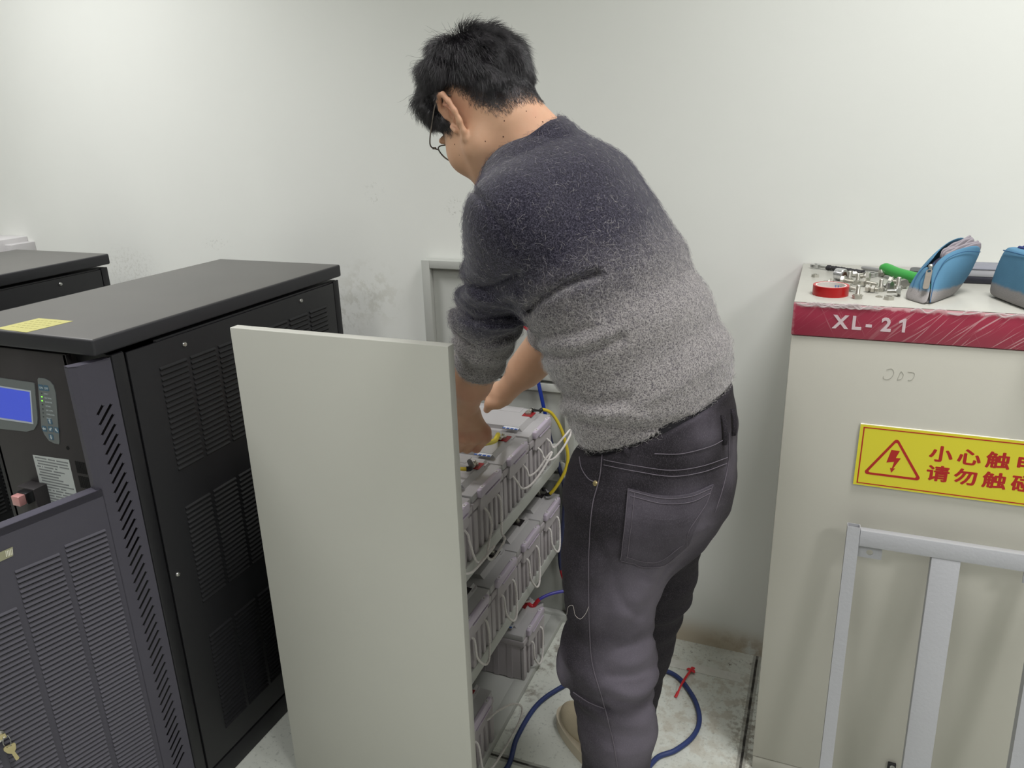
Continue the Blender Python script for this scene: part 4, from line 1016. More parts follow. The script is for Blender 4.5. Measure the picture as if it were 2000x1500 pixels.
p2 = thing('pencil_pouch', 'closed blue pouch with grey woven base at the right edge of the photo', 'pouch', T(1960, 590))
A = T(1921, 577); B = T(2000, 606); d_ = (B - A).normalized(); s_ = Vector((-d_.y, d_.x, 0)); A = A - d_ * 0.0
L2 = 0.21; W2 = 0.055; H2 = 0.094
PB = basis(A, d_, s_, (0, 0, 1))
bm = newbm()
rows = []
for z, ins, lx in ((0.0, 0.006, 0.004), (0.006, 0.0, 0.0), (0.05, 0.004, 0.003), (0.085, 0.010, 0.008), (0.092, 0.015, 0.014), (0.094, 0.0255, 0.03)):
    rows.append([(lx, ins), (L2 / 2, ins - 0.003), (L2 - lx, ins), (L2 - lx + 0.001, W2 / 2), (L2 - lx, W2 - ins), (L2 / 2, W2 - ins + 0.003), (lx, W2 - ins), (lx - 0.001, W2 / 2)])
    rows[-1] = [bm.verts.new(PB @ Vector((u, v, z))) for u, v in rows[-1]]
for i in range(len(rows) - 1):
    for k in range(8): bm.faces.new((rows[i][k], rows[i][(k + 1) % 8], rows[i + 1][(k + 1) % 8], rows[i + 1][k]))
bm.faces.new(rows[0][::-1]); bm.faces.new(rows[-1])
bmesh.ops.bevel(bm, geom=[e for e in bm.edges if abs(e.verts[0].co.z - e.verts[1].co.z) > 0.003], offset=0.006, segments=2, affect='EDGES')
o = obj('pouch_body', bm, cloth('blue_pouch_cloth_two', CT + 0.026), p2, sharp=None); subsurf(o, 2)
def on2(u, v, z): return PB @ Vector((u, v, z))
obj('seam', tube(newbm(), spline([on2(0.020, 0.0095, 0.0875), on2(0.06, 0.0080, 0.0885), on2(L2 - 0.03, 0.0080, 0.0885)], 8), 0.0009, 6), STM, p2)
obj('zip_strip', tube(newbm(), spline([on2(0.035, W2 / 2, 0.0945), on2(0.06, W2 / 2, 0.0945), on2(L2 - 0.04, W2 / 2, 0.0945)], 8), 0.0030, 8), mat('navy_zip', (28, 44, 104), 0.6), p2)
obj('carry_loop', tube(newbm(), spline([on2(0.03, W2 * 0.7, 0.092), on2(0.05, W2 * 0.72, 0.099), on2(0.10, W2 * 0.72, 0.1005), on2(0.16, W2 * 0.7, 0.092)], 8), 0.0034, 8, flat=1.3), mat('navy_loop', (34, 52, 122), 0.6), p2)
obj('side_tab', tube(newbm(), spline([on2(0.002, W2 * 0.5, 0.075), on2(-0.003, W2 * 0.5, 0.062), on2(-0.004, W2 * 0.45, 0.052), on2(0.002, W2 * 0.45, 0.047)], 6), 0.0018, 6, flat=2.0), mat('maroon_tab', (96, 34, 48), 0.7), p2)
# ------------------------------------------------------------------ sculpting tools: signed distances -> one smooth skin
class Cone:
    def __init__(s, a, b, ra, rb, k=0.02):
        s.a, s.b, s.ra, s.rb, s.k = np.array(a, float), np.array(b, float), ra, rb, k
        s.c = (s.a + s.b) / 2; s.R = np.linalg.norm(s.b - s.a) / 2 + max(ra, rb)
    def d(s, p):
        ab = s.b - s.a; t = np.clip(((p - s.a) @ ab) / max(ab @ ab, 1e-12), 0, 1)
        q = p - s.a - t[:, None] * ab
        return np.sqrt((q * q).sum(1)) - (s.ra + (s.rb - s.ra) * t)
class Ell:
    def __init__(s, c, r, ax=None, k=0.02):
        s.c, s.r, s.k = np.array(c, float), np.array(r, float), k
        s.ax = np.eye(3) if ax is None else np.array(ax, float)      # rows are the axes
        s.R = s.r.max()
    def d(s, p):
        q = (p - s.c) @ s.ax.T
        k0 = np.sqrt(((q / s.r) ** 2).sum(1)); k1 = np.sqrt(((q / s.r ** 2) ** 2).sum(1))
        return np.where(k1 > 1e-9, k0 * (k0 - 1) / np.maximum(k1, 1e-9), -s.r.min())
class Loft:
    """elliptical sections along a polyline: (centre, lateral axis, half width, half depth)"""
    def __init__(s, secs, k=0.03):
        s.k = k; s.P = [np.array(x[0], float) for x in secs]; s.A = [np.array(x[1], float) / np.linalg.norm(x[1]) for x in secs]
        s.a = [x[2] for x in secs]; s.b = [x[3] for x in secs]
        s.c = sum(s.P) / len(s.P); s.R = max(np.linalg.norm(p - s.c) for p in s.P) + max(s.a + s.b)
    def d(s, p):
        best = None
        for i in range(len(s.P) - 1):
            A, B = s.P[i], s.P[i + 1]; ab = B - A
            tr = ((p - A) @ ab) / (ab @ ab); t = np.clip(tr, 0, 1)
            ts = t * t * (3 - 2 * t) if False else t
            q = p - A - t[:, None] * ab
            n = ab / np.linalg.norm(ab)
            lat = s.A[i] * (1 - ts)[:, None] + s.A[i + 1] * ts[:, None]
            lat = lat - (lat @ n)[:, None] * n; lat /= np.linalg.norm(lat, axis=1)[:, None]
            dep = np.cross(n, lat)
            a = s.a[i] + (s.a[i + 1] - s.a[i]) * ts; b = s.b[i] + (s.b[i + 1] - s.b[i]) * ts
            x = (q * lat).sum(1); y = (q * dep).sum(1); z = q @ n
            mn = np.minimum(a, b)
            k0 = np.sqrt((x / a) ** 2 + (y / b) ** 2 + (z / mn) ** 2); k1 = np.sqrt((x / a ** 2) ** 2 + (y / b ** 2) ** 2 + (z / mn ** 2) ** 2)
            dd = np.where(k1 > 1e-9, k0 * (k0 - 1) / np.maximum(k1, 1e-9), -mn)
            best = dd if best is None else np.minimum(best, dd)
        return best

def smin(a, b, k):
    h = np.clip(0.5 + 0.5 * (b - a) / k, 0, 1)
    return b + (a - b) * h - k * h * (1 - h)
def smax(a, b, k): return -smin(-a, -b, k)

class Sdf:
    def __init__(s): s.ops = []; s.post = None
    def add(s, prim, groups=None): s.ops.append(('+', prim)); return prim
    def sub(s, prim): s.ops.append(('-', prim)); return prim
    def ev(s, p, near=None):
        d = None
        for i, (o, q) in enumerate(s.ops):
            if near is not None and i not in near: continue
            e = q.d(p)
            if d is None: d = e if o == '+' else np.full(len(p), 1.0)
            elif o == '+': d = smin(d, e, q.k)
            else: d = smax(d, -e, q.k)
        if d is None: return np.full(len(p), 1.0)
        if s.post is not None: d = s.post(p, d)
        return d
    def mesh(s, h, B=16, lo=None, hi=None):
        lo_ = np.min([q.c - q.R for o, q in s.ops if o == '+'], axis=0) - 0.03
        hi_ = np.max([q.c + q.R for o, q in s.ops if o == '+'], axis=0) + 0.03
        if lo is not None: lo_ = np.maximum(lo_, lo); hi_ = np.minimum(hi_, hi)
        nb = np.ceil((hi_ - lo_) / (h * B)).astype(int)
        ctr = np.stack(np.meshgrid(*[(np.arange(n) + 0.5) * h * B for n in nb], indexing='ij'), -1).reshape(-1, 3) + lo_
        idx = np.stack(np.meshgrid(*[np.arange(n) for n in nb], indexing='ij'), -1).reshape(-1, 3)
        rad = h * B * 0.87 + h * 2
        cs = np.array([q.c for o, q in s.ops]); Rs = np.array([q.R for o, q in s.ops]); ks = np.array([q.k for o, q in s.ops])
        dist = np.linalg.norm(ctr[:, None, :] - cs[None], axis=2) - Rs[None]
        dc = np.concatenate([s.ev(c) for c in np.array_split(ctr, max(1, len(ctr) // 20000))])
        act = np.where(np.abs(dc) < rad * 1.5 + 0.004)[0]
        g = np.arange(-1, B + 1); n1 = B + 2
        G = np.stack(np.meshgrid(g, g, g, indexing='ij'), -1).reshape(-1, 3)
        VK, VP, QK = [], [], []
        NX = (nb + 2) * B + 8
        def key(c): return (c[..., 0] * NX[1] + c[..., 1]) * NX[2] + c[..., 2]
        for bi in act:
            near = set(np.where(dist[bi] < rad + ks + 0.012)[0].tolist())
            if not near: continue
            base = idx[bi] * B
            P = (G + base) * h + lo_
            f = s.ev(P, near).reshape(n1, n1, n1)
            if f.min() > 0 or f.max() < 0: continue
            # cell vertices (cells -1..B-1 -> B+1 per axis)
            m = B + 1
            cor = [f[i:i + m, j:j + m, k:k + m] for i in (0, 1) for j in (0, 1) for k in (0, 1)]
            sg = np.stack([c < 0 for c in cor]); cnt = sg.sum(0)
            cell = np.argwhere((cnt > 0) & (cnt < 8))
            if not len(cell): continue
            F = np.stack([c[tuple(cell.T)] for c in cor], 1)
            off = np.array([(i, j, k) for i in (0, 1) for j in (0, 1) for k in (0, 1)], float)
            acc = np.zeros((len(cell), 3)); num = np.zeros(len(cell))
            for e0 in range(8):
                for ax in range(3):
                    if off[e0][ax] == 1: continue
                    e1 = e0 + (4, 2, 1)[ax]
                    a, b = F[:, e0], F[:, e1]; cr = (a < 0) != (b < 0)
                    t = np.where(cr, a / np.where(cr, a - b, 1), 0)
                    acc += np.where(cr[:, None], off[e0] + (off[e1] - off[e0]) * t[:, None], 0); num += cr
            gc = cell - 1 + base + 4
            VK.append(key(gc)); VP.append((cell - 1 + base + acc / num[:, None]) * h + lo_)
            for ax in range(3):
                sl0 = [slice(1, m)] * 3; sl1 = list(sl0); sl1[ax] = slice(2, m + 1)
                a, b = f[tuple(sl0)], f[tuple(sl1)]
                e = np.argwhere((a < 0) != (b < 0))
                if not len(e): continue
                neg = a[tuple(e.T)] < 0
                u, v = (ax + 1) % 3, (ax + 2) % 3
                du = np.zeros(3, int); du[u] = 1; dv = np.zeros(3, int); dv[v] = 1
                gp = e + base + 4
                q = np.stack([key(gp - du - dv), key(gp - dv), key(gp), key(gp - du)], 1)
                q[~neg] = q[~neg][:, ::-1]
                QK.append(q)
        VK = np.concatenate(VK); VP = np.concatenate(VP); QK = np.concatenate(QK)
        uk, first = np.unique(VK, return_index=True)
        Vv = VP[first]; Q = np.searchsorted(uk, QK)
        ok = (uk[np.minimum(Q, len(uk) - 1)] == QK).all(1)
        return largest(Vv, Q[ok])

def largest(Vv, Q):
    lab = np.arange(len(Vv)); E = np.concatenate([Q[:, [0, 1]], Q[:, [1, 2]], Q[:, [2, 3]]])
    while True:
        m = np.minimum(lab[E[:, 0]], lab[E[:, 1]]); new = lab.copy()
        np.minimum.at(new, lab[E[:, 0]], m); np.minimum.at(new, lab[E[:, 1]], m); np.minimum.at(new, E[:, 0], m); np.minimum.at(new, E[:, 1], m)
        new = new[new]; new = new[new]
        if (new == lab).all(): break
        lab = new
    ql = lab[Q[:, 0]]; vals, cnts = np.unique(ql, return_counts=True); big = vals[cnts.argmax()]
    Q = Q[ql == big]; used = np.unique(Q)
    return Vv[used], np.searchsorted(used, Q)

def sdf_obj(name, Vv, Q, m, parent, smooth_it=1):
    # one light Laplacian pass rounds the cell steps
    for _ in range(smooth_it):
        E = np.concatenate([Q[:, [0, 1]], Q[:, [1, 2]], Q[:, [2, 3]], Q[:, [3, 0]]])
        acc = np.zeros_like(Vv); cnt = np.zeros(len(Vv))
        for a, b in ((0, 1), (1, 0)):
            for c in range(3): acc[:, c] += np.bincount(E[:, a], Vv[E[:, b], c], len(Vv))
            cnt += np.bincount(E[:, a], minlength=len(Vv))
        Vv = Vv * 0.5 + 0.5 * acc / np.maximum(cnt, 1)[:, None]
    Mi = np.array(wm(parent).inverted()) if parent is not None else np.eye(4)
    W = Vv @ Mi[:3, :3].T + Mi[:3, 3]
    me = bpy.data.meshes.new(name)
    me.vertices.add(len(W)); me.vertices.foreach_set('co', W.astype(np.float32).ravel())
    me.loops.add(Q.size); me.loops.foreach_set('vertex_index', Q.astype(np.int32).ravel())
    me.polygons.add(len(Q)); me.polygons.foreach_set('loop_start', np.arange(0, Q.size, 4, dtype=np.int32))
    me.update(calc_edges=True); me.validate()
    me.polygons.foreach_set('use_smooth', [True] * len(me.polygons))
    me.materials.append(m)
    o = bpy.data.objects.new(name, me); COL.objects.link(o)
    if parent is not None: o.parent = parent
    return o, Vv

def topix(p):
    c = (p - CAM) @ RW
    return 1000.0 + F_PX * c[:, 0] / c[:, 2], 750.0 + F_PX * c[:, 1] / c[:, 2]
def crease(p, line, width, depth, ymax):
    """a fold following a line on the side of a garment that faces the room (nearer than ymax)"""
    x, y = topix(p); best = np.full(len(p), 1e9)
    L = [np.array(q[:2], float) for q in spline([(a, b, 0) for a, b in line], 5)]
    for i in range(len(L) - 1):
        a, b = L[i], L[i + 1]; ab = b - a
        t = np.clip(((x - a[0]) * ab[0] + (y - a[1]) * ab[1]) / max(ab @ ab, 1e-9), 0, 1)
        best = np.minimum(best, (x - a[0] - t * ab[0]) ** 2 + (y - a[1] - t * ab[1]) ** 2)
    return depth * np.exp(-best / width ** 2) * np.clip((ymax - p[:, 1]) / 0.03, 0, 1)

def vnormals(Vv, Q):
    n = np.cross(Vv[Q[:, 2]] - Vv[Q[:, 0]], Vv[Q[:, 3]] - Vv[Q[:, 1]])
    out = np.zeros_like(Vv)
    for k in range(4):
        for c in range(3): out[:, c] += np.bincount(Q[:, k], n[:, c], len(Vv))
    return out / np.maximum(np.linalg.norm(out, axis=1), 1e-12)[:, None]

def strands(name, pts, rad, m, parent):
    """pts (n, k, 3) in world space: fine fibres as a hair curves object"""
    n, k, _ = pts.shape
    Mi = np.array(wm(parent).inverted()); W = pts.reshape(-1, 3) @ Mi[:3, :3].T + Mi[:3, 3]
    hc = bpy.data.hair_curves.new(name); hc.add_curves([k] * n)
    hc.attributes['position'].data.foreach_set('vector', W.astype(np.float32).ravel())
    ra = hc.attributes.get('radius') or hc.attributes.new('radius', 'FLOAT', 'POINT')
    ra.data.foreach_set('value', np.broadcast_to(np.asarray(rad, np.float32), (n, k)).astype(np.float32).ravel())
    hc.materials.append(m)
    o = bpy.data.objects.new(name, hc); COL.objects.link(o); o.parent = parent
    return o

def wob(p, seed, scale, n=7):
    """cheap smooth noise, about -1..1"""
    r = np.random.default_rng(seed); out = 0
    for i in range(n):
        kx = r.normal(size=3); kx /= np.linalg.norm(kx); out = out + np.sin(p @ (kx * scale * r.uniform(0.6, 1.7)) + r.uniform(0, 6.28))
    return out / n * 1.8

# ------------------------------------------------------------------ the man
man = thing('person', 'man in grey ombre wool sweater, dark jeans and glasses bending over the battery rack', 'person', (-0.31, 1.22, 0.0))
# joints
LAT = np.array([-0.30, -0.95, 0.0]); LAT /= np.linalg.norm(LAT)          # towards his left
LATP = np.array([-0.48, -0.87, 0.0]); LATP /= np.linalg.norm(LATP)
pel = at(1283, 905, 1.20)
ring = [(1290, 868, 1.198, .160, .118), (1283, 800, 1.202, .162, .122), (1258, 715, 1.212, .166, .126), (1215, 620, 1.225, .172, .128), (1160, 510, 1.238, .178, .126), (1108, 410, 1.248, .172, .115), (1064, 348, 1.254, .125, .084), (1046, 306, 1.256, .080, .078)]
C7 = at(1062, 303, 1.262)
LS, LE, LW = at(1003, 435, 1.115), at(948, 635, 1.215), at(908, 800, 1.345)
RS, RE, RW_ = at(1098, 425, 1.40), at(1100, 640, 1.50), at(983, 770, 1.545)
LCUFF = at(936, 712, 1.262)
LH, LK, LA = at(1222, 985, 1.125), at(1192, 1285, 1.105), np.array([-0.275, 1.095, 0.09])
RH, RK, RA = at(1300, 985, 1.30), at(1238, 1255, 1.37), np.array([-0.325, 1.375, 0.09])
# head frame
hf = RW @ np.array([-.33, .50, .80]); hf /= np.linalg.norm(hf)
hl = RW @ np.array([-.75, .33, -.57]); hl -= hf * (hl @ hf); hl /= np.linalg.norm(hl)
hu = np.cross(hf, hl) * -1
if hu[2] < 0: hu = -hu
HO = at(955, 224, 1.245)
HX = np.stack([hl, hf, hu])
def H(l, f, u): return HO + hl * l + hf * f + hu * u
FF = np.array([-0.80, 0.60, 0.0]); FL = np.array([-0.60, -0.80, 0.0])     # foot direction and its left

SKIN = NT('skin')
_o = SKIN.obj()
_c = SKIN.mix(SKIN.noise(_o, 30.0, 4.0), lin((196, 152, 122)), lin((212, 170, 140)))
_c = SKIN.mix(SKIN.math('MULTIPLY', SKIN.ramp(SKIN.noise(_o, 9.0, 2.0), 0.5, 0.7), 0.35), _c, lin((206, 142, 118)))
_att = SKIN.n('ShaderNodeAttribute'); _att.attribute_name = 'redness'
_c = SKIN.mix(_att.outputs['Fac'], _c, lin((178, 104, 84)))
_ah = SKIN.n('ShaderNodeAttribute'); _ah.attribute_name = 'stubble'
_hn = SKIN.ramp(SKIN.math('ADD', SKIN.noise(_o, 420.0, 2.0), SKIN.math('MULTIPLY', SKIN.math('SUBTRACT', _ah.outputs['Fac'], 0.5), 0.9)), 0.15, 0.80)
_c = SKIN.mix(SKIN.math('MULTIPLY', _hn, SKIN.math('MINIMUM', SKIN.math('MULTIPLY', _ah.outputs['Fac'], 3.0), 0.95)), _c, lin((36, 30, 32)))
SKIN.color(_c); SKIN.bump(SKIN.noise(_o, 700.0, 3.0), 0.10, 0.001)
SKIN.b.inputs['Subsurface Weight'].default_value = 0.12; SKIN.b.inputs['Subsurface Radius'].default_value = (0.012, 0.005, 0.003); SKIN.b.inputs['Subsurface Scale'].default_value = 0.5
SKIN = SKIN.set(0.52, 0, 0.4)

B_ = Sdf()
# torso under the clothes
B_.add(Loft([(at(px, py, Y), LAT if i > 2 else LATP, a * 0.82, b * 0.79) for i, (px, py, Y, a, b) in enumerate(ring[:-1])], 0.03))
B_.add(Loft([(pel, LATP, .140, .100), (at(1262, 985, 1.21), LATP, .128, .092)], 0.04))
for h_, k_, a_ in ((LH, LK, LA), (RH, RK, RA)):
    B_.add(Cone(h_, k_, .074, .052, 0.05)); B_.add(Cone(k_, a_, .050, .034, 0.03))
    B_.add(Cone(a_ + (0, 0, -.02), a_ + FF * 0.14 + (0, 0, -0.055), .034, .026, 0.03)); B_.add(Cone(a_ + FF * -0.03 + (0, 0, -.05), a_ + FF * 0.16 + (0, 0, -0.060), .026, .022, 0.03))
# neck
B_.add(Cone(H(0, -.030, -.040), C7, .054, .058, 0.04))
B_.add(Cone(H(0, .0, -.06), at(1010, 320, 1.25), .048, .056, 0.04))
# head
B_.add(Ell(H(0, -.012, .030), (.0745, .094, .083), HX, 0.03))
B_.add(Ell(H(0, .030, -.020), (.064, .066, .070), HX, 0.03))
B_.add(Ell(H(0, .046, -.062), (.050, .046, .048), HX, 0.03))
for s in (-1, 1):
    B_.add(Cone(H(s * .054, .004, -.055), H(s * .020, .076, -.098), .026, .020, 0.03))
    B_.add(Ell(H(s * .046, .056, -.022), (.026, .030, .030), HX, 0.025))
    B_.add(Ell(H(s * .030, .082, .038), (.022, .010, .008), HX, 0.012))          # brow
B_.add(Ell(H(0, .086, -.104), (.020, .014, .014), HX, 0.02))                       # chin
B_.add(Cone(H(0, .090, .022), H(0, .107, -.018), .0075, .0105, 0.012))             # nose
for s in (-1, 1):
    B_.add(Ell(H(s * .012, .096, -.021), (.0075, .0095, .0075), HX, 0.006))
    B_.sub(Ell(H(s * .031, .097, .024), (.0165, .012, .0095), HX, 0.010))          # eye sockets
    B_.add(Ell(H(s * .031, .081, .024), (.0145, .0115, .0105), HX, 0.004))         # lids
B_.add(Ell(H(0, .091, -.053), (.022, .010, .0055), HX, 0.006)); B_.add(Ell(H(0, .090, -.063), (.019, .010, .006), HX, 0.006))
B_.sub(Cone(H(-.019, .101, -.058), H(.019, .101, -.058), .0022, .0022, 0.004))
# ears: rolled rim, bowl, lobe
for s in (-1, 1):
    # the ear stands off at the back: outward axis eo, its long axis runs with -u
    ax_o = np.array([s * 0.84, -0.54, 0.0])
    def E(o_, b_, z_):
        if s < 0: o_, b_ = o_ * 0.5 - 0.004, b_ - 0.008
        o_, b_, z_ = o_ * 0.66, b_ * 1.5, z_ * 1.1
        return H(s * .0735 + ax_o[0] * o_ + s * 0.12 * b_, -.006 + ax_o[1] * o_ - b_ * 0.9, -.004 + z_)
    rim = [E(.004, -.010, .020), E(.010, -.008, .032), E(.015, .000, .038), E(.020, .010, .036), E(.0235, .017, .027), E(.0235, .018, .012), E(.021, .0155, -.004), E(.017, .010, -.017), E(.012, .003, -.028)]
    for a, b in zip(rim[:-1], rim[1:]): B_.add(Cone(a, b, .0043, .0043, 0.003))
    B_.add(Cone(rim[-1], E(.009, -.003, -.034), .0048, .0055, 0.005))
    B_.add(Cone(E(.009, -.003, -.034), E(.002, -.007, -.026), .0050, .0045, 0.006))
    for t_ in np.linspace(0, 1, 5):
        B_.add(Cone(E(.001, -.002, .026 - .048 * t_), E(.0165, .0125, .026 - .040 * t_), .0030, .0024, 0.004))
    anti = [E(.014, .004, .026), E(.0165, .009, .016), E(.0165, .009, .002), E(.012, .003, -.012)]
    for a, b in zip(anti[:-1], anti[1:]): B_.add(Cone(a, b, .0028, .0028, 0.003))
    B_.sub(Ell(E(.024, -.001, .004), (.0075, .0095, .0150), HX, 0.003))
    B_.add(Cone(E(.006, -.012, .002), E(.007, -.011, -.008), .0042, .0042, 0.004))
# arms
B_.add(Cone(LS, LE, .052, .037, 0.03)); B_.add(Cone(LE, LW, .039, .0265, 0.02)); B_.add(Cone(LE + (LW - LE) * .40, LE + (LW - LE) * .62, .039, .038, 0.03))
B_.add(Cone(RS, RE, .054, .042, 0.03)); B_.add(Cone(RE, RW_, .044, .0255, 0.02)); B_.add(Cone(RE + (RW_ - RE) * .2, RE + (RW_ - RE) * .6, .042, .036, 0.03))
# left hand: a fist closed around the yellow cable, back of the hand to the right
def finger(pts, r, k=0.006, r0=None):
    for i in range(len(pts) - 1):
        f0 = 1 - 0.09 * i; B_.add(Cone(pts[i], pts[i + 1], r * f0 if i or r0 is None else r0, r * (1 - 0.09 * (i + 1)), k if i else 0.012))
K0 = [at(946, 843, 1.372), at(926, 844, 1.362), at(906, 845, 1.356), at(889, 844, 1.352)]      # knuckles, index to little
WL = at(912, 805, 1.348)
for q, (ww, r_) in zip(K0, ((.021, .0135), (.022, .0135), (.021, .013), (.020, .012))): B_.add(Cone(WL + (q - WL) * 0.15, q, ww * 0.95, r_, 0.016))
finger([K0[0], at(950, 855, 1.376), at(931, 876, 1.392), at(918, 872, 1.405), at(912, 858, 1.402)], .0112)
finger([K0[1], at(930, 857, 1.362), at(912, 877, 1.380), at(900, 872, 1.398), at(897, 858, 1.398)], .0112)
finger([K0[2], at(908, 858, 1.352), at(894, 877, 1.372), at(884, 871, 1.392), at(882, 858, 1.392)], .0106)
finger([K0[3], at(889, 857, 1.348), at(878, 873, 1.366), at(869, 868, 1.384), at(868, 857, 1.386)], .0096)
finger([WL + (K0[0] - WL) * 0.15 + np.array([-.006, .018, -.002]), at(926, 826, 1.400), at(918, 846, 1.418), at(908, 853, 1.412)], .0120, 0.012, .015)
# right hand: reaching over the far battery, thumb towards us
WR = RW_
K1 = [at(948, 766, 1.560), at(938, 762, 1.580), at(932, 760, 1.600), at(930, 760, 1.618)]
for q in K1: B_.add(Cone(WR + (q - WR) * 0.12, q, .0215, .0128, 0.016))
finger([K1[0], at(925, 772, 1.562), at(912, 792, 1.570), at(908, 806, 1.580)], .0102)
finger([K1[1], at(914, 768, 1.584), at(900, 790, 1.590), at(897, 805, 1.598)], .0104)
finger([K1[2], at(908, 766, 1.606), at(895, 788, 1.612), at(893, 803, 1.616)], .0098)
finger([K1[3], at(908, 766, 1.626), at(897, 784, 1.634), at(895, 797, 1.636)], .0088)
finger([WR + (K1[0] - WR) * 0.12 + np.array([0.0, -.012, -.006]), at(972, 787, 1.528), at(957, 789, 1.526), at(951, 800, 1.534)], .0118, 0.014, .016)
Vb, Qb = B_.mesh(0.0024, 16)
body, Vb = sdf_obj('body', Vb, Qb, SKIN, man, 1)
# skin masks: red knuckles and ear rims, close-cropped hair at nape and temples
def setattr_pt(o, name, v):
    a = o.data.attributes.new(name, 'FLOAT', 'POINT'); a.data.foreach_set('value', np.asarray(v, np.float32))
red = np.zeros(len(Vb))
for q, r_, s_ in [(k, .028, .55) for k in K0] + [(at(931, 872, 1.392), .026, .5)] + [(k, .02, .3) for k in K1] + [(H(.088, -.02, .012), .034, .35)]:
    red = np.maximum(red, s_ * np.clip(1 - np.linalg.norm(Vb - q, axis=1) / r_, 0, 1) * 1.6)
setattr_pt(body, 'redness', np.clip(red, 0, 0.7))
hv = (Vb - HO) @ HX.T
def hairline(l, f, u):
    """positive where hair grows (metres above the hair line)"""
    al = np.abs(l)
    tt = np.clip((al - 0.035) / 0.036, 0, 1)
    nape = u + 0.064 - 0.090 * tt * tt                                                    # behind the ears
    side = u - 0.034 + np.clip((f - 0.0) / 0.02, 0, 1) * 0.020                              # above the ears
    front = u - 0.070 + np.clip(0.075 - f, -1, 0.03) * 0.9
    w1 = np.clip((f + 0.035) / 0.02, 0, 1); w2 = np.clip((f - 0.045) / 0.02, 0, 1)
    burn = np.where((f > 0.008) & (f < 0.028) & (al > 0.05), u + 0.006, -1)
    base = (nape * (1 - w1) + side * w1) * (1 - w2) + front * w2
    return np.maximum(base, burn)
hl_ = hairline(hv[:, 0], hv[:, 1], hv[:, 2])
dist_head = np.linalg.norm(Vb - HO, axis=1)
ear_far = np.minimum(np.linalg.norm(hv - np.array([.088, -.020, 0]), axis=1), np.linalg.norm(hv - np.array([-.088, -.020, 0]), axis=1))
is_ear = (np.abs(hv[:, 0]) > 0.0755) & (np.abs(hv[:, 1] + .022) < .030) & (hv[:, 2] < .034)
stub = np.clip(hl_ / 0.030 + 0.15, 0, 1) * (dist_head < 0.17) * (~is_ear)
setattr_pt(body, 'stubble', stub)
# eyes
for s in (-1, 1):
    bm = newbm(); bmesh.ops.create_uvsphere(bm, u_segments=20, v_segments=12, radius=0.0113, matrix=Matrix.Translation(H(s * .031, .0825, .024)))
    ey = obj('eye', bm, mat('eye_white', (222, 216, 208), 0.2, var=0), man, sharp=None)
    bm = newbm(); lathe(bm, [(0.0052, 0.0), (0.0040, 0.0008), (0.0005, 0.0012)], H(s * .031, .0930, .022), hf - hu * 0.25, 18); obj('iris', bm, mat('dark_brown_iris', (44, 28, 20), 0.2, var=0), ey)
# moles on neck and cheek
tree = bvhtree.BVHTree.FromPolygons([tuple(v) for v in Vb], [tuple(q) for q in Qb])
def hit(t, px, py):
    v = Vector(ray(px, py)).normalized(); r = t.ray_cast(Vector(CAM), v); return r[0], r[1]
bm = newbm()
for px, py, r_ in ((1060, 238, .0019), (1028, 217, .0012), (985, 236, .0013), (983, 267, .0016), (948, 276, .0012), (888, 282, .0014), (1046, 229, .0009), (897, 303, .0010)):
    p, n = hit(tree, px, py)
    if p is not None: bmesh.ops.create_icosphere(bm, subdivisions=2, radius=r_ * 0.8, matrix=Matrix.Translation(p) @ n.to_track_quat('Z', 'Y').to_matrix().to_4x4() @ Matrix.Diagonal((1, 1, 0.35, 1)))
obj('mole', bm, mat('brown_mole', (92, 58, 42), 0.6, var=0.1), man, sharp=60)

# ---- hair: a dark under-layer and combed strands
thr = 0.014 + 0.020 * (1 - np.clip((hv[:, 1] + 0.035) / 0.02, 0, 1))
sel = (hl_ > thr) & (dist_head < 0.17) & (~is_ear)
nb_ = vnormals(Vb, Qb)
thick = np.clip((hl_ - thr + 0.002) / 0.05, 0, 1)
f_, u_, l_ = hv[:, 1], hv[:, 2], hv[:, 0]
hair_len = 0.002 + 0.011 * thick ** 1.1 + 0.004 * np.clip((f_ + 0.01) / 0.06, 0, 1) * thick + 0.019 * np.clip((u_ - 0.035) / 0.045, 0, 1) * np.clip((l_ + 0.015) / 0.06, 0, 1)
idx_map = -np.ones(len(Vb), int); keep = np.where(sel)[0]; idx_map[keep] = np.arange(len(keep))
qk = Qb[(idx_map[Qb] >= 0).all(1)]
Vc = Vb[keep] + nb_[keep] * (0.0008 + hair_len[keep] * 0.62 * np.clip((hl_[keep] - thr[keep]) / 0.03, 0.02, 1))[:, None]
Vc += nb_[keep] * (wob(Vc, 3, 150.0) * 0.0012 * thick[keep])[:, None]
HAIRM = NT('black_hair'); _hp = HAIRM.n('ShaderNodeMapping'); HAIRM.l(HAIRM.obj(), _hp.inputs[0]); _hp.inputs['Scale'].default_value = (90, 90, 34)
HAIRM.color(HAIRM.mix(HAIRM.ramp(HAIRM.noise(_hp.outputs[0], 1.0, 3.0), 0.48, 0.72), lin((26, 22, 27)), lin((70, 65, 70)))); HAIRM.set(0.36, 0, 0.9); HAIRM = HAIRM.m  # paler streaks put the highlights of the strands into the colour
HAIRB = mat('hair_underlayer', (20, 18, 21), 0.85, var=0.25, vs=160, bump=0.6, bs=260, spec=0.15)
hair, _ = sdf_obj('hair', *largest(Vc, idx_map[qk]), HAIRB, man, 6)
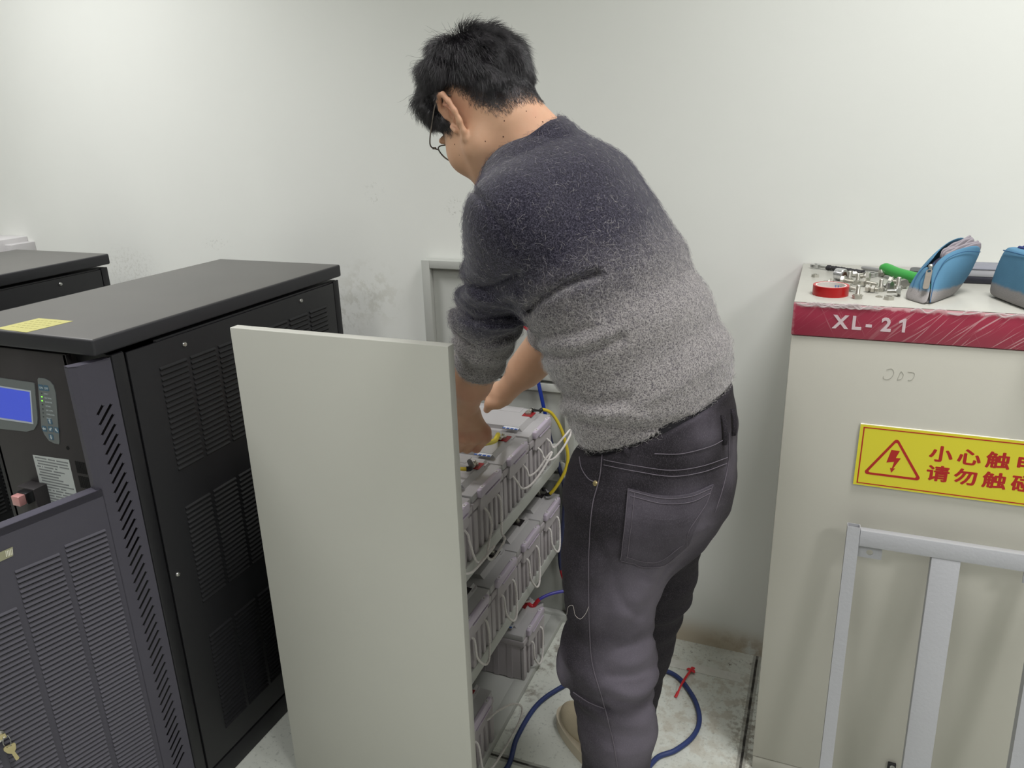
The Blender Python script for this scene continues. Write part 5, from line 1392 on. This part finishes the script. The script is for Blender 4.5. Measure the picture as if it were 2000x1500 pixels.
# strands grow from the whorl at the crown and fall outward
whorl = np.array([0.012, -0.062, 0.085])
n_s = 42000
grow = np.where((hl_ > 0.0) & (dist_head < 0.17) & (~is_ear))[0]
wgt = np.clip(hl_[grow] + 0.006, 0, 0.03); pr = wgt / wgt.sum()
ridx = rng.choice(grow, n_s, p=pr)
root = Vb[ridx] + rng.normal(0, 0.0009, (n_s, 3)); nn = nb_[ridx]; loc = hv[ridx]
away = loc - whorl; away_w = away @ HX
tang = away_w - (away_w * nn).sum(1)[:, None] * nn; tang /= np.maximum(np.linalg.norm(tang, axis=1), 1e-6)[:, None]
grav = np.tile(np.array([0, 0, -1.0]), (n_s, 1)); 
tang = tang + 0.25 * (grav - (grav * nn).sum(1)[:, None] * nn) + rng.normal(0, 0.22, (n_s, 3)); tang -= (tang * nn).sum(1)[:, None] * nn * 0.8
clump = np.stack([wob(root, 20 + c, 190.0) for c in range(3)], 1); tang += clump * 0.5
tang /= np.linalg.norm(tang, axis=1)[:, None]
th = np.clip((hl_[ridx] - thr[ridx] * 0.8) / 0.05, 0, 1)
Ls = (0.005 + 0.034 * th ** 1.3) * rng.uniform(0.7, 1.15, n_s)
k = 6; ts = np.linspace(0, 1, k)
lift = (0.05 + 0.22 * rng.random(n_s)) * (0.35 + 0.65 * th)
pts = np.zeros((n_s, k, 3))
for j, t in enumerate(ts):
    hgt = 0.0006 + hair_len[ridx] * (0.35 + 0.85 * rng.random(n_s) * 0.2 + 0.30 * th) * np.sin(min(1.0, t * 1.6) * PI / 2)
    pts[:, j] = root + tang * (Ls * t)[:, None] + nn * (hgt * (1 + lift * t))[:, None] - nn * ((Ls * t) ** 2 * 4.2)[:, None]
near_w = np.linalg.norm(loc - whorl, axis=1) < 0.03
up = np.where(near_w, rng.uniform(0.0, 0.011, n_s), 0)
for j, t in enumerate(ts): pts[:, j] += hu * (up * t)[:, None] + nn * (up * t * 0.4)[:, None]
strands('hair_strands', pts, np.array([.00015, .00015, .00015, .00014, .00011, .00004]), HAIRM, hair)['kind'] = 'stuff'

# ---- glasses
GU = 0.029           # height of the glasses on the head; they are worn, so they are children of the person
gl_f = mat('gunmetal_wire', (120, 112, 106), 0.3, 0.9, var=0.05)
lens = NT('clear_lens'); lens.b.inputs['Base Color'].default_value = (0.93, 0.97, 0.96, 1); lens.b.inputs['Transmission Weight'].default_value = 1.0; lens.b.inputs['IOR'].default_value = 1.05; lens = lens.set(0.02, 0, 0.5)
bm = newbm(); rims = []
for s in (-1, 1):
    ring_ = [H(s * (.033 + .0255 * math.cos(a) * (1 - 0.06 * math.cos(2 * a))), .1015 - .010 * (math.cos(a) * 0.5 + 0.5) ** 2 , GU - .008 + .0205 * math.sin(a)) for a in np.linspace(0, 2 * PI, 41)]
    rims.append(ring_); tube(bm, ring_, 0.00125, 8)
tube(bm, spline([H(-.008, .1020, GU), H(0, .1075, GU + .004), H(.008, .1020, GU)], 6), 0.0012, 8)
gf = obj('glasses_frame', bm, gl_f, man)
for s, r_ in zip((-1, 1), rims):
    bm = newbm(); cen = bm.verts.new(np.mean(np.array(r_), 0)); vv = [bm.verts.new(p) for p in r_[:-1]]
    for i in range(len(vv)): bm.faces.new((cen, vv[i], vv[(i + 1) % len(vv)]))
    o = obj('lens', bm, lens, gf, sharp=None); md = o.modifiers.new('t', 'SOLIDIFY'); md.thickness = 0.0012
    bm = newbm(); tube(bm, spline([H(s * .0580, .091, GU), H(s * .0725, .083, GU + .002), H(s * .0790, .066, GU + .004), H(s * .0810, .030, GU + .010), H(s * .0790, -.002, GU + .017), H(s * .0765, -.022, GU + .010), H(s * .075, -.034, GU - .006)], 8), 0.00125, 8)
    box(bm, H(s * .0655, .0870, GU + .001), (.006, .005, .004), None, 0.001)
    obj('temple_arm', bm, gl_f, gf)

# ---- sweater
def wool_material():
    t = NT('ombre_wool'); p = t.obj()
    a = t.n('ShaderNodeAttribute'); a.attribute_name = 'fade'
    f = t.ramp(t.math('ADD', a.outputs['Fac'], t.math('MULTIPLY', t.math('SUBTRACT', t.noise(p, 22.0, 4.0), 0.5), 0.35)), 0.05, 0.95)
    fl = t.noise(p, 420.0, 3.0, 0.7); fl2 = t.noise(p, 130.0, 3.0, 0.6)
    dark = t.mix(t.ramp(fl, 0.46, 0.72), lin((27, 25, 38)), lin((84, 81, 95)))
    light = t.mix(t.ramp(fl, 0.34, 0.62), lin((76, 72, 76)), lin((148, 144, 142)))
    c = t.mix(f, dark, light)
    rib = t.n('ShaderNodeAttribute'); rib.attribute_name = 'rib'
    t.color(c)
    hgt = t.math('ADD', t.math('MULTIPLY', fl2, 0.9), t.math('MULTIPLY', fl, 0.6))
    t.bump(hgt, 0.5, 0.003)
    t.b.inputs['Sheen Weight'].default_value = 0.35; t.b.inputs['Sheen Roughness'].default_value = 0.5
    return t.set(0.95, 0, 0.1)
S_ = Sdf()
S_.add(Loft([(at(px, py, Y), LAT if i > 2 else LATP, a, b) for i, (px, py, Y, a, b) in enumerate(ring)], 0.03))
S_.add(Cone(at(1060, 358, 1.245), LS, .070, .069, 0.05)); S_.add(Cone(LS, LE, .068, .054, 0.035)); S_.add(Cone(LE, LCUFF, .055, .0475, 0.03))
S_.add(Cone(at(1075, 360, 1.275), RS, .066, .062, 0.06)); S_.add(Cone(RS, RE, .062, .056, 0.045)); S_.add(Cone(RE, RE + (RW_ - RE) * 0.18, .056, .050, 0.03))
cd = LCUFF - LE; cd /= np.linalg.norm(cd)
ad = LE - LS; adn = ad / np.linalg.norm(ad)
hem_c = at(1284, 795, 1.202); hem_n = np.array([-0.33, -0.06, 0.94]); hem_n /= np.linalg.norm(hem_n)
col_c = at(1040, 292, 1.256)
arm_dir = (LCUFF - LS) / np.linalg.norm(LCUFF - LS)
def sweater_post(p, d):
    # folds: rings of slack on the pushed-up sleeve, drag lines at the waist and armpit
    ta = (p - LS) @ arm_dir
    ra = np.linalg.norm(p - LS - ta[:, None] * arm_dir, axis=1)
    ina = np.clip((0.105 - ra) / 0.03, 0, 1) * np.clip((ta - 0.03) / 0.05, 0, 1)
    ph = ta * 118 + wob(p, 5, 16.0) * 1.5
    d = d - ina * (0.0052 * np.maximum(np.sin(ph), -0.3) + 0.003 * wob(p, 9, 40.0)) * np.clip((ta - 0.05) / 0.12, 0.2, 1)
    th = (p - hem_c) @ hem_n
    tor = np.clip((th + 0.01) / 0.02, 0, 1) * np.clip((0.34 - th) / 0.1, 0, 1) * (1 - ina)
    d = d - tor * (0.0034 * np.sin(th * 58 + wob(p, 12, 8.0) * 1.6)) - (1 - ina) * 0.0022 * wob(p, 15, 26.0)
    for ln, w_, dp in (([(1034, 606), (1062, 582), (1105, 556), (1165, 536)], 9, .016), ([(1058, 690), (1105, 698), (1160, 682), (1215, 660)], 9, .0075), ([(1050, 660), (1090, 655), (1150, 640)], 9, .005), ([(1095, 770), (1150, 786), (1220, 780)], 12, .006), ([(1112, 812), (1170, 830), (1260, 838), (1340, 822)], 10, .006),
                       ([(900, 552), (950, 560), (1010, 536)], 8, .008), ([(890, 598), (930, 622), (995, 620)], 8, .010), ([(890, 655), (940, 672), (998, 655)], 7, .008), ([(925, 372), (952, 402), (985, 455), (1012, 490)], 6, .004)):
        d = d + crease(p, ln, w_, dp, 1.24)
    for ln, w_, dp in (([(1075, 675), (1130, 676), (1190, 655)], 14, .005), ([(1100, 800), (1160, 812), (1250, 815)], 14, .006), ([(892, 575), (940, 590), (1005, 578)], 12, .006), ([(888, 628), (935, 645), (1000, 640)], 12, .007)):
        d = d - crease(p, ln, w_, dp, 1.24)
    # narrow ribbing on cuff and hem
    tc = (p - LCUFF) @ cd
    cuff = np.clip((tc + 0.052) / 0.006, 0, 1) * np.clip((0.10 - np.linalg.norm(p - LCUFF, axis=1)) / 0.01, 0, 1)
    v = p - LCUFF - tc[:, None] * cd; e1 = np.cross(cd, [0.3, 0.2, 0.9]); e1 /= np.linalg.norm(e1); e2 = np.cross(cd, e1)
    ang = np.arctan2(v @ e1, v @ e2)
    d = d + cuff * (0.0035 - 0.0011 * np.sin(ang * 44))
    hem = np.clip((0.058 - th) / 0.008, 0, 1) * (np.linalg.norm(p - hem_c, axis=1) < 0.24)
    hv_ = p - hem_c; ang2 = np.arctan2(hv_ @ LATP, hv_ @ np.cross(hem_n, LATP))
    d = d + hem * (0.0030 - 0.0009 * np.sin(ang2 * 110))
    return d
S_.post = sweater_post
# open the collar and trim cuffs and hem flat
class Plane:
    def __init__(s, c, n, R, k): s.c = np.array(c, float); s.n = np.array(n, float) / np.linalg.norm(n); s.R = R; s.k = k
    def d(s, p): return np.maximum(-((p - s.c) @ s.n), np.linalg.norm(p - s.c, axis=1) - s.R)
S_.sub(Plane(hem_c - hem_n * 0.004, -hem_n, 0.30, 0.008))
S_.sub(Plane(LCUFF + cd * 0.018, cd, 0.10, 0.008))
neck_ax = HO - C7; neck_ax /= np.linalg.norm(neck_ax)
S_.sub(Cone(C7 + neck_ax * 0.012, C7 + neck_ax * 0.10, .060, .085, 0.012))
Vs, Qs = S_.mesh(0.0034, 16)
WOOL = wool_material()
sw, Vs = sdf_obj('sweater', Vs, Qs, WOOL, man, 1)
def fade_of(p):
    th = (p - hem_c) @ hem_n
    ta = (p - LS) @ arm_dir; ra = np.linalg.norm(p - LS - ta[:, None] * arm_dir, axis=1)
    ina = np.clip((0.115 - ra) / 0.03, 0, 1) * np.clip((ta + 0.02) / 0.06, 0, 1)
    ft = np.clip((0.335 - th) / 0.19, 0, 1); fa = np.clip((ta - 0.175) / 0.09, 0, 1)
    return ft * (1 - ina) + fa * ina
setattr_pt(sw, 'fade', fade_of(Vs))
# loose wool fibres standing off the knit
ns_ = vnormals(Vs, Qs)
n_f = 80000
fi = rng.integers(0, len(Vs), n_f); r0 = Vs[fi] + rng.normal(0, 0.0015, (n_f, 3)); nf = ns_[fi]
tg = rng.normal(0, 1, (n_f, 3)); tg -= (tg * nf).sum(1)[:, None] * nf; tg /= np.linalg.norm(tg, axis=1)[:, None]
bn = np.cross(nf, tg); Lf = rng.uniform(0.004, 0.011, n_f); cur = rng.normal(0, 0.6, n_f)
pts = np.zeros((n_f, 5, 3))
for j, t in enumerate(np.linspace(0, 1, 5)):
    pts[:, j] = r0 + tg * (Lf * t)[:, None] + bn * (cur * Lf * t * t)[:, None] + nf * (0.0002 + Lf * (0.55 * t - 0.35 * t * t) * rng.uniform(0.4, 1.0, n_f))[:, None]
ff = fade_of(r0)
FIB_L = mat('pale_wool_fibre', (184, 180, 178), 0.8, var=0); FIB_D = mat('slate_wool_fibre', (88, 85, 100), 0.8, var=0)
lightm = rng.random(n_f) < (0.05 + 0.8 * ff)
strands('wool_fuzz', pts[lightm], np.array([.00010, .00010, .00009, .00007, .00004]), FIB_L, sw)['kind'] = 'stuff'
strands('wool_fuzz', pts[~lightm], np.array([.00010, .00010, .00009, .00007, .00004]), FIB_D, sw)['kind'] = 'stuff'
# collar band
tree_s = bvhtree.BVHTree.FromPolygons([tuple(v) for v in Vs], [tuple(q) for q in Qs])

# ---- jeans
def denim_material():
    t = NT('charcoal_denim'); p = t.obj()
    a = t.n('ShaderNodeAttribute'); a.attribute_name = 'wear'
    f = t.ramp(t.math('ADD', a.outputs['Fac'], t.math('MULTIPLY', t.math('SUBTRACT', t.noise(p, 11.0, 4.0), 0.5), 0.6)), 0.10, 1.0)
    c = t.mix(f, lin((32, 29, 33)), lin((92, 87, 96)))
    mp = t.n('ShaderNodeMapping'); t.l(p, mp.inputs[0]); mp.inputs['Scale'].default_value = (900, 900, 380)
    tw = t.noise(mp.outputs[0], 1.0, 2.0)
    c = t.mix(t.math('MULTIPLY', t.ramp(tw, 0.45, 0.75), 0.10), c, lin((150, 142, 154)))
    t.color(c); t.bump(tw, 0.22, 0.001)
    return t.set(0.85, 0, 0.2)
J_ = Sdf()
J_.add(Loft([(at(1280, 780, 1.205), LATP, .150, .114), (at(1286, 842, 1.200), LATP, .156, .118), (at(1277, 925, 1.202), LATP, .160, .120), (at(1258, 1010, 1.206), LATP, .136, .100)], 0.03))
J_.add(Ell(at(1308, 955, 1.20), (.088, .088, .10), None, 0.06))                      # seat
LT = at(1192, 1130, 1.108); RT = at(1270, 1120, 1.335)
J_.add(Cone(LH, LT, .099, .076, 0.05)); J_.add(Cone(LT, LK, .076, .074, 0.03)); J_.add(Cone(LK, at(1206, 1415, 1.10), .075, .0655, 0.03)); J_.add(Cone(at(1206, 1415, 1.10), LA + (0, 0, -0.03), .0655, .058, 0.03))
J_.add(Cone(RH, RT, .090, .082, 0.05)); J_.add(Cone(RT, RK, .088, .076, 0.03)); J_.add(Cone(RK, RA + (0, 0, -0.02), .074, .056, 0.03))
J_.add(Ell(at(1168, 1290, 1.098), (.058, .058, .055), None, 0.05))                   # bagged knee
def jeans_post(p, d):
    z = p[:, 2]
    kz = np.exp(-((z - LK[2] + 0.02) / 0.10) ** 2)
    fold = np.sin((z + 0.35 * (p[:, 0] + 0.3) - 0.25 * p[:, 1]) * 88 + wob(p, 31, 10.0) * 2.4)
    d = d - 0.0042 * kz * np.maximum(fold, -0.4) - 0.0022 * wob(p, 33, 24.0) - 0.0013 * wob(p * np.array([1, 1, 2.2]), 39, 60.0)
    seat = np.exp(-((z - 0.74) / 0.07) ** 2)
    d = d - 0.0045 * seat * np.maximum(np.sin((z * 0.8 - 0.6 * p[:, 0] - 0.5 * p[:, 1]) * 72 + wob(p, 35, 9.0) * 2), -0.3)
    for ln, w_, dp in (([(1240, 1100), (1275, 1130), (1303, 1100)], 10, .006), ([(1205, 1265), (1245, 1255), (1280, 1238)], 8, .005), ([(1190, 1318), (1240, 1318), (1280, 1300)], 8, .005), ([(1110, 1345), (1145, 1366), (1185, 1384)], 7, .008), ([(1180, 1355), (1235, 1375), (1280, 1370)], 8, .006), ([(1210, 1090), (1190, 1150), (1180, 1230)], 12, .004), ([(1165, 1060), (1195, 1120), (1215, 1175), (1250, 1200)], 10, .005)):
        d = d + crease(p, ln, w_, dp, 1.2)
    low = np.clip((0.30 - z) / 0.2, 0, 1)
    d = d - 0.004 * low * np.sin(z * 70 + wob(p, 37, 12.0) * 2)
    return d
J_.post = jeans_post
jt_c = at(1286, 842, 1.200); jt_n = np.array([-0.40, -0.02, 0.91]); jt_n /= np.linalg.norm(jt_n)
J_.sub(Plane(jt_c + jt_n * 0.030, jt_n, 0.3, 0.006))
J_.sub(Plane(LA + (0, 0, -0.045), (0, 0, -1), 0.2, 0.006)); J_.sub(Plane(RA + (0, 0, -0.045), (0, 0, -1), 0.2, 0.006))
Vj, Qj = J_.mesh(0.0040, 16)
DEN = denim_material()
je, Vj = sdf_obj('jeans', Vj, Qj, DEN, man, 1)
wear = np.zeros(len(Vj))
for q, r_, s_ in ((at(1262, 1170, 1.06), .13, .9), (at(1320, 1030, 1.12), .13, .75), (at(1250, 1320, 1.05), .12, .95), (at(1250, 1450, 1.05), .12, .9), (at(1102, 1300, 1.06), .05, .7), (at(1410, 900, 1.20), .09, .55), (at(1205, 1080, 1.02), .05, .4), (at(1370, 850, 1.13), .07, .5), (at(1240, 900, 1.06), .05, .35)):
    wear = np.maximum(wear, s_ * np.clip(1.25 - np.linalg.norm(Vj - q, axis=1) / r_, 0, 1))
setattr_pt(je, 'wear', np.clip(wear, 0, 1))
tree_j = bvhtree.BVHTree.FromPolygons([tuple(v) for v in Vj], [tuple(q) for q in Qj])
def on_j(px, py, off=0.0015):
    p, n = hit(tree_j, px, py)
    return None if p is None else p + n * off
def seam_on(name, pix, r, m, n=10, off=0.0008, flat=1.0, parent=None):
    pp = [on_j(q.x, q.y, off) for q in spline([(x, y, 0) for x, y in pix], n)]
    pp = [p for p in pp if p is not None]
    good = [pp[0]]
    for p in pp[1:]:
        if (p - good[-1]).length < 0.05: good.append(p)
    obj(name, tube(newbm(), good, r * 0.75, 6, flat=flat), m, parent or je)
STI = mat('grey_topstitch', (92, 86, 94), 0.8, var=0.15, vs=300)
STD = mat('dark_seam_shadow', (52, 48, 56), 0.9, var=0.1, vs=200)
def patch(name, quadpix, nu, nv, m, off=0.0022, parent=None):
    """a cloth patch laid on the jeans: corner pixels TL, TR, BR, BL"""
    TL, TR, BR, BL = [np.array(q, float) for q in quadpix]
    g = []
    for j in range(nv + 1):
        row = []
        for i in range(nu + 1):
            s, t = i / nu, j / nv
            q = (TL * (1 - s) + TR * s) * (1 - t) + (BL * (1 - s) + BR * s) * t
            row.append(on_j(q[0], q[1], off))
        g.append(row)
    bm = newbm(); vv = [[bm.verts.new(p) if p is not None else None for p in r] for r in g]
    for j in range(nv):
        for i in range(nu):
            q = (vv[j][i], vv[j][i + 1], vv[j + 1][i + 1], vv[j + 1][i])
            if None not in q and max((q[a].co - q[a - 1].co).length for a in range(4)) < 0.06: bm.faces.new(q[::-1])
    bm2 = bm; o = obj(name, bm2, m, parent or je, sharp=None)
    md = o.modifiers.new('t', 'SOLIDIFY'); md.thickness = 0.0022; md.offset = 0.0
    return o
pk = bm = None
PK = [(1226, 953), (1391, 946), (1300, 1108), (1213, 1092)]
def pocket():
    top = spline([(1226, 953, 0), (1290, 967, 0), (1345, 964, 0), (1391, 945, 0)], 8); bot = spline([(1213, 1092, 0), (1255, 1104, 0), (1290, 1104, 0), (1342, 1063, 0)], 8)
    bm = newbm(); rows = []
    for t in np.linspace(0, 1, 16):
        rows.append([])
        for a, b in zip(top, bot):
            q = a.lerp(b, t); p = on_j(q.x, q.y, 0.0024); rows[-1].append(bm.verts.new(p) if p is not None else None)
    for j in range(15):
        for i in range(len(top) - 1):
            q = (rows[j][i], rows[j][i + 1], rows[j + 1][i + 1], rows[j + 1][i])
            if None not in q and max((q[a].co - q[a - 1].co).length for a in range(4)) < 0.05: bm.faces.new(q[::-1])
    o = obj('back_pocket', bm, DEN, je, sharp=None); md = o.modifiers.new('t', 'SOLIDIFY'); md.thickness = 0.003; md.offset = 0.0
    a = o.data.attributes.new('wear', 'FLOAT', 'POINT'); a.data.foreach_set('value', np.full(len(o.data.vertices), 0.52, np.float32))
    return o
pk = pocket()
ln = [(1226, 953), (1213, 1092)]
for pix in ([(1230, 958), (1290, 972), (1345, 969), (1386, 952)], [(1231, 968), (1290, 982), (1345, 979), (1384, 962)], [(1227, 955), (1221, 1020), (1213, 1090)], [(1239, 962), (1233, 1020), (1225, 1086)], [(1214, 1092), (1255, 1103), (1290, 1103), (1338, 1068)], [(1222, 1083), (1256, 1093), (1286, 1093), (1330, 1062)], [(1388, 948), (1374, 985), (1342, 1035), (1338, 1066)]):
    seam_on('pocket_stitching', pix, 0.00065, STI, 10, 0.0044, parent=je)
for pix, r_, m_, o_ in (([(1180, 908), (1240, 920), (1310, 930), (1370, 922), (1418, 905)], 0.0008, STI, 0.0012), ([(1180, 898), (1240, 909), (1310, 918), (1370, 910), (1420, 893)], 0.0008, STI, 0.0012),
                        ([(1178, 872), (1172, 930), (1158, 985), (1152, 1050), (1150, 1130), (1152, 1230), (1158, 1300), (1178, 1370), (1196, 1440), (1206, 1496)], 0.0011, STI, 0.0008),
                        ([(1132, 893), (1137, 915), (1150, 935), (1166, 943)], 0.0011, STI, 0.0010), ([(1423, 846), (1422, 900), (1412, 950), (1396, 1000)], 0.0009, STI, 0.0008),
                        ([(1278, 886), (1330, 886), (1385, 872), (1410, 860)], 0.0008, STI, 0.0012), ([(1120, 1352), (1150, 1372), (1180, 1384)], 0.0012, STI, 0.0006)):
    seam_on('seam', pix, r_, m_, 10, o_)
# belt loops
for a, b in (((1222, 868), (1228, 890)), ((1409, 812), (1413, 868)), ((1428, 800), (1430, 850))):
    pp = []
    for t in np.linspace(-0.02, 1, 9):
        p = on_j(a[0] + (b[0] - a[0]) * t, a[1] + (b[1] - a[1]) * t, 0.0025 + 0.003 * math.sin(PI * max(0, t)))
        if p is not None: pp.append(p)
    if len(pp) > 2: obj('belt_loop', tube(newbm(), pp, 0.0042, 8, flat=0.45), DEN, je)
p = on_j(1163, 944, 0.001)
if p is not None:
    bm = newbm(); p_, n_v = hit(tree_j, 1163, 944); lathe(bm, [(0.0045, 0), (0.0042, 0.0014), (0.002, 0.0022)], p_, n_v, 16); obj('rivet', bm, mat('brass_rivet', (176, 160, 120), 0.3, 0.9, var=0.05), je)
# a pale loose thread clinging to the leg
seam_on('loose_thread', [(1108, 1200), (1111, 1185), (1120, 1183), (1124, 1200), (1132, 1208), (1138, 1206), (1146, 1195), (1150, 1184)], 0.00045, mat('pale_thread', (196, 188, 182), 0.8, var=0), 8, 0.001)
# dark underlayer showing between sweater and jeans at the back
U_ = Sdf(); U_.add(Loft([(at(1288, 840, 1.200), LATP, .147, .108), (at(1284, 800, 1.202), LATP, .147, .108), (at(1258, 715, 1.212), LATP, .146, .110)], 0.02))
Vu, Qu = U_.mesh(0.006, 16); sdf_obj('undershirt', Vu, Qu, mat('black_undershirt', (22, 20, 26), 0.9, var=0.1), man, 1)

# ---- shoes
SHOE = mat('beige_suede', (186, 174, 148), 0.9, var=0.08, vs=40, bump=0.3, bs=400); SOLE = mat('cream_rubber_sole', (196, 186, 164), 0.6, var=0.05)
for nm, a_ in (('right', RA), ('left', LA)):
    g0 = np.array([a_[0], a_[1], 0.0])
    X_ = Sdf(); SX = np.stack([FL, FF, np.array([0, 0, 1.0])])
    X_.add(Ell(g0 + FF * 0.145 + (0, 0, .042), (.045, .080, .034), SX, 0.02)); X_.add(Ell(g0 + FF * 0.04 + (0, 0, .052), (.043, .085, .046), SX, 0.02)); X_.add(Ell(g0 + FF * -0.02 + (0, 0, .060), (.038, .050, .050), SX, 0.02))
    X_.sub(Plane(g0 + (0, 0, .016), (0, 0, -1), 0.3, 0.003))
    Vx, Qx = X_.mesh(0.004, 16); sh, _ = sdf_obj('shoe', Vx, Qx, SHOE, man, 1)
    outl = []
    for t in np.linspace(0, 2 * PI, 40, endpoint=False):
        f = 0.156 * math.cos(t); w_ = 0.0540 * math.sin(t) * (1.0 + 0.10 * math.cos(t)) * (max(abs(math.sin(t)), 0.02) ** -0.18)
        outl.append((w_, 0.082 + f))
    bm = newbm(); prism(bm, outl, 0.030, basis(g0 + np.array([0, 0, 0.0005]), FL, FF, (0, 0, 1)))
    obj('sole', bm, SOLE, sh, recalc=True)
    c_ = g0 + FF * 0.112
    for j in range(2):
        bm = newbm()
        zc = 0.079 + 0.004 * j; q0 = c_ - FF * 0.016 * j
        tube(bm, spline([q0 + FL * -0.026 + (0, 0, zc - .010), q0 + FF * .006 + (0, 0, zc), q0 + FL * 0.026 + (0, 0, zc - .010)], 6), 0.0022, 6)
        obj('lace', bm, mat('beige_lace', (206, 196, 172), 0.8, var=0.05), sh)
